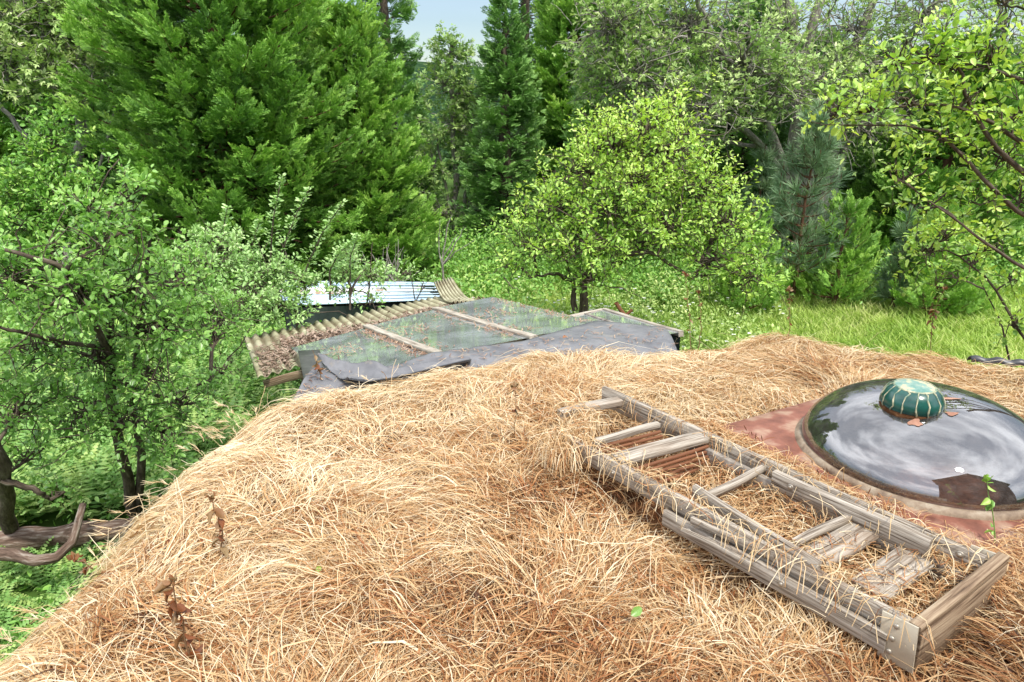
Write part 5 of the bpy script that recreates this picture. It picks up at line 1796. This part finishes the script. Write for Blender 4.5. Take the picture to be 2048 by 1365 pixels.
pb = [blob(1880, 90, 4.3, 18, 26, 8), blob(1905, 135, 4.3, 28, 26, 12), blob(1800, 128, 4.3, 22, 10, 6), blob(1850, 125, 4.3, 35, 14, 12), blob(1970, 135, 4.3, 60, 24, 26), blob(1670, 232, 4.3, 30, 12, 9), blob(1740, 225, 4.3, 38, 14, 15), blob(1820, 212, 4.3, 50, 18, 22), blob(1920, 220, 4.3, 55, 30, 34), blob(2020, 240, 4.3, 45, 45, 40),
      blob(1900, 290, 4.4, 55, 24, 30), blob(1990, 330, 4.4, 60, 45, 50), blob(2040, 400, 4.4, 50, 55, 40), blob(1960, 410, 4.5, 45, 35, 26), blob(1790, 362, 4.4, 24, 16, 8), blob(1850, 420, 4.6, 25, 30, 8), blob(1890, 480, 4.8, 25, 30, 10),
      blob(1990, 500, 4.7, 50, 40, 26), blob(1860, 510, 5.0, 45, 22, 14), blob(1950, 530, 5.0, 50, 26, 20), blob(2030, 560, 4.9, 45, 40, 22), blob(1880, 560, 5.2, 18, 24, 6), blob(2020, 650, 4.9, 35, 35, 10), blob(2060, 130, 4.4, 40, 60, 26), blob(2010, 10, 4.3, 40, 14, 10)]
broadleaf('pear_tree', 'yellow green pear branches reaching in from the right edge', 'fruit tree', PB, pb, (M_apple, M_bark), LEAF, (0.034, 0.062), per=15, tl=(0.12, 0.28), seed=47, tone=0.56, twig=0.003, limb=0.008, spread=0.08, upb=0.3, shell=0.2, dens=0.4)

# ------------------------------------------------------------------ log and its bent branch
lg = thing('fallen_log', 'old fallen log with peeling bark under the plum tree', 'log', tuple(on(130, 1080, -2.2)))
P_ = np.array([on(x_, y_, -2.02) for x_, y_ in ((-160, 1092), (-20, 1085), (80, 1076), (180, 1066), (300, 1050))])
kk = np.linspace(0, 4, 20)
P_ = np.stack([np.interp(kk, np.arange(5), P_[:, i]) for i in range(3)], -1)
S = Soup()
tubes(S, P_, 0.10 + 0.012 * np.sin(kk * 5) + np.random.default_rng(5).normal(0, 0.006, 20), 14, caps=True)
S.build('log_trunk', M_log, lg, smooth=True)
P_ = np.array([on(x_, y_, z_) for x_, y_, z_ in ((-60, 1105, -1.9), (30, 1110, -1.86), (70, 1122, -1.82), (112, 1116, -1.8), (145, 1085, -1.75), (166, 1010, -1.62))])
kk = np.linspace(0, 5, 24)
P_ = np.stack([np.interp(kk, np.arange(6), P_[:, i]) for i in range(3)], -1)
S = Soup()
tubes(S, P_, np.linspace(0.06, 0.028, 24), 12, caps=True)
S.build('bent_branch', M_log, lg, smooth=True)

# ------------------------------------------------------------------ undergrowth
rg = np.random.default_rng(60)


def place(n, x0, x1, y0, y1, keep=None):
    x, y = rg.uniform(x0, x1, n), rg.uniform(y0, y1, n)
    k = (inside(x, y) < -0.12)
    if keep is not None:
        k &= keep(x, y)
    return x[k], y[k]


# ferns below the plum
x, y = place(1900, -10, -1.7, 0.5, 11)
logy = 5.75 + 0.35 * (x + 3.6)
k_ = np.abs(y - logy + 0.15) > 0.28
x, y = x[k_], y[k_]
logy = 5.75 + 0.35 * (x + 3.6)
n = len(x)
S = Soup()
for k in range(5):
    a = rg.uniform(0, 2 * pi, n)
    dd = np.column_stack([np.cos(a), np.sin(a), rg.uniform(0.1, 0.7, n)])
    pos = np.column_stack([x, y, ground_z(x, y) + rg.uniform(0.05, 0.3, n) * (y > logy)])
    scatter(S, FERN, pos, frames(dd, np.tile([[0, 0, 1.0]], (n, 1)) + rg.normal(0, 0.15, (n, 3))), rg.uniform(0.35, 0.7, n) * np.where(y > logy, 0.95, 0.62), rg.uniform(0.3, 1.0, n))
o = S.build('ferns', M_fern)
o['kind'] = 'stuff'; o['label'] = 'green fern fronds covering the ground below the plum tree'; o['category'] = 'ferns'

# meadow grass
def meadow_mask(x, y):
    px = 1024 + FPX * x / (y * cos(PITCH) + 4 * sin(PITCH))
    return (px > 1180) | ((px > 300) & (y > 6))


S = Soup()
n0 = 60000
yy = 5.3 + 12.5 * rg.random(n0) ** 1.2
xx = rg.uniform(-0.2, 1.0, n0) * (yy * 0.85 + 2) + 1.0
k = inside(xx, yy) < -0.1
xx, yy = xx[k], yy[k]
n = len(xx)
pos = np.column_stack([xx, yy, ground_z(xx, yy)])
ang_ = rg.uniform(0, 2 * pi, n)
rot = frames(np.column_stack([np.cos(ang_), np.sin(ang_), np.zeros(n)]), np.tile([[0, 0, 1.0]], (n, 1)))
hgt = rg.uniform(0.18, 0.42, n) * (0.8 + 0.35 * wob(xx, yy, 71, 0.8))
scl = np.column_stack([hgt * 1.5, hgt * 1.5, hgt])
tn = np.clip(0.5 + 0.3 * wob(xx, yy, 72, 0.7) + rg.normal(0, 0.18, n), 0, 1)
q_ = rg.random(n) < 0.5
scatter(S, TUFT, pos[q_], rot[q_], scl[q_], tn[q_], 0.4)
o = S.build('meadow_grass', M_grass)
o['kind'] = 'stuff'; o['label'] = 'bright green meadow grass beyond the roof at the right'; o['category'] = 'grass'

# low leafy undergrowth and brambles: mounds of leaves
def mounds(name, label, spots, mat, lsz, seed, per=220, flowers=0):
    r2 = np.random.default_rng(seed)
    S_, Fl = Soup(), Soup()
    for (cx, cy, rr, hh) in spots:
        m_ = int(per * rr * rr * 4 * max(0.5, hh))
        d_ = nrm(r2.normal(0, 1, (m_, 3)))
        d_[:, 2] = np.abs(d_[:, 2])
        f_ = r2.uniform(0.55, 1.0, m_)[:, None]
        pos_ = np.array([cx, cy, float(ground_z(cx, cy))]) + d_ * f_ * np.array([rr, rr, hh])
        pos_ += 0.08 * r2.normal(0, 1, pos_.shape)
        k_ = inside(pos_[:, 0], pos_[:, 1]) < -0.08
        pos_, d_ = pos_[k_], d_[k_]
        m_ = len(pos_)
        scatter(S_, LEAF2, pos_, frames(r2.normal(0, 1, (m_, 3)) + d_ * 0.6, nrm(d_ + [0, 0, 0.8] + r2.normal(0, 0.4, (m_, 3)))), r2.uniform(*lsz, m_), np.clip(r2.normal(0.5, 0.2, m_), 0, 1))
        if flowers and r2.random() < 0.45:
            nf = int(m_ * flowers * 1.4)
            kf = r2.integers(0, m_, nf)
            pf = pos_[kf] + d_[kf] * 0.06 + [0, 0, 0.04]
            for j in range(4):
                a_ = j * pi / 2 + r2.uniform(0, 1, nf)
                scatter(Fl, LEAF2, pf, frames(np.column_stack([np.cos(a_), np.sin(a_), 0.1 + 0 * a_]), np.tile([[0, -0.4, 1.0]], (nf, 1))), np.full(nf, 0.036), np.full(nf, 0.5))
    o_ = S_.build(name, mat)
    o_['kind'] = 'stuff'; o_['label'] = label; o_['category'] = 'undergrowth'
    if flowers:
        f2 = Fl.build('white_flowers', M_petal)
        f2['kind'] = 'stuff'; f2['label'] = 'tiny white blossoms scattered over the brambles and meadow'; f2['category'] = 'flowers'


sp = []
for _ in range(190):
    px, Y = rg.uniform(880, 1560), rg.uniform(7.0, 13.5)
    g_ = G(px, Y)
    sp.append((g_[0], g_[1], rg.uniform(0.3, 0.6), rg.uniform(0.35, 0.95) * (1.0 if px < 1420 else 0.6)))
for _ in range(16):
    g_ = G(rg.uniform(1080, 1290), rg.uniform(8.2, 9.3))
    sp.append((g_[0], g_[1], rg.uniform(0.3, 0.45), rg.uniform(0.6, 0.9)))
mounds('brambles', 'pale green brambles with white blossoms round the foot of the fruit tree', sp, M_bramble, (0.05, 0.09), 61, per=260, flowers=0.05)
sp = []
for _ in range(240):
    px, Y = rg.uniform(-60, 1000), rg.uniform(8.5, 16)
    if 600 < px < 930 and Y < 12:
        continue
    g_ = G(px, Y)
    sp.append((g_[0], g_[1], rg.uniform(0.35, 0.8), rg.uniform(0.3, 1.0)))
for _ in range(200):
    px, Y = rg.uniform(900, 2150), rg.uniform(13.5, 19)
    g_ = G(px, Y)
    sp.append((g_[0], g_[1], rg.uniform(0.5, 0.9), rg.uniform(0.5, 1.2)))
for _ in range(40):
    px, Y = rg.uniform(960, 1060), rg.uniform(10, 15)
    g_ = G(px, Y)
    sp.append((g_[0], g_[1], rg.uniform(0.3, 0.6), rg.uniform(0.5, 1.0)))
mounds('undergrowth', 'leafy green undergrowth below the forest trees', sp, M_bright, (0.06, 0.12), 62, per=120)
sp = []
for _ in range(150):
    x_, y_ = rg.uniform(-7.5, -1.6), rg.uniform(3.5, 9)
    if abs(y_ - 5.6 - 0.35 * (x_ + 3.6)) < 0.5 and x_ < -2.2:
        continue
    sp.append((x_, y_, rg.uniform(0.3, 0.6), rg.uniform(0.3, 0.8) if y_ > 6.0 else rg.uniform(0.08, 0.2)))
for _ in range(40):
    g_ = G(rg.uniform(520, 780), rg.uniform(8.6, 9.15))
    sp.append((g_[0], g_[1], rg.uniform(0.25, 0.4), rg.uniform(0.95, 1.2)))
mounds('leafy_weeds', 'dark green leafy weeds on the ground beneath the plum tree', sp, M_bright, (0.04, 0.08), 63, per=200)

# dry reed stalks behind the shed
t = thing('dead_shrub', 'bare brown dead stems standing behind the shed roof', 'dead shrub', tuple(G(785, 11)))
S = Soup()
b_ = at(785, 575, 10.8)
for k in range(26):
    a_, l_ = rg.uniform(-1.0, 1.0), rg.uniform(0.35, 0.8)
    tubes(S, bez(b_ + rg.normal(0, 0.08, 3), b_ + np.array([sin(a_) * l_, rg.normal(0, 0.2), cos(a_) * l_]), 0.0, 6, 0.05, rg), np.linspace(0.012, 0.004, 6), 4)
tubes(S, bez(G(785, 10.8), b_, 0, 4), 0.03, 6)
S.build('stems', M_bark_grey, t, smooth=True)
# dead twig, grey, by the meadow's left end
t = thing('dead_branch', 'pale bare dead branch rising left of the yellow green tree', 'dead branch', tuple(G(905, 12)))
S = Soup()
q_ = at(885, 530, 12)
tubes(S, bez(G(890, 12), q_, 0, 4, 0.03, rg), 0.02, 6)
for (ex, ey) in ((905, 430), (915, 470), (950, 480), (880, 440), (930, 455)):
    tubes(S, bez(q_, at(ex, ey, 12), 0.05, 7, 0.06, rg), np.linspace(0.016, 0.005, 7), 5)
S.build('twigs', M_bark_grey, t, smooth=True)
# rusty post
o = beam(Soup(), at(1238, 642, 9.0), at(1262, 625, 9.0) + [0, 0, 0.05], 0.05, 0.03, seed=91)
tubes(o, bez(at(1232, 606, 9.0), at(1262, 650, 9.0), 0, 5, 0.01, rg), 0.03, 6)
o = o.build('broken_post', M_redwood)
o['label'] = 'broken rust red post leaning behind the glazed sash'
o['category'] = 'post'
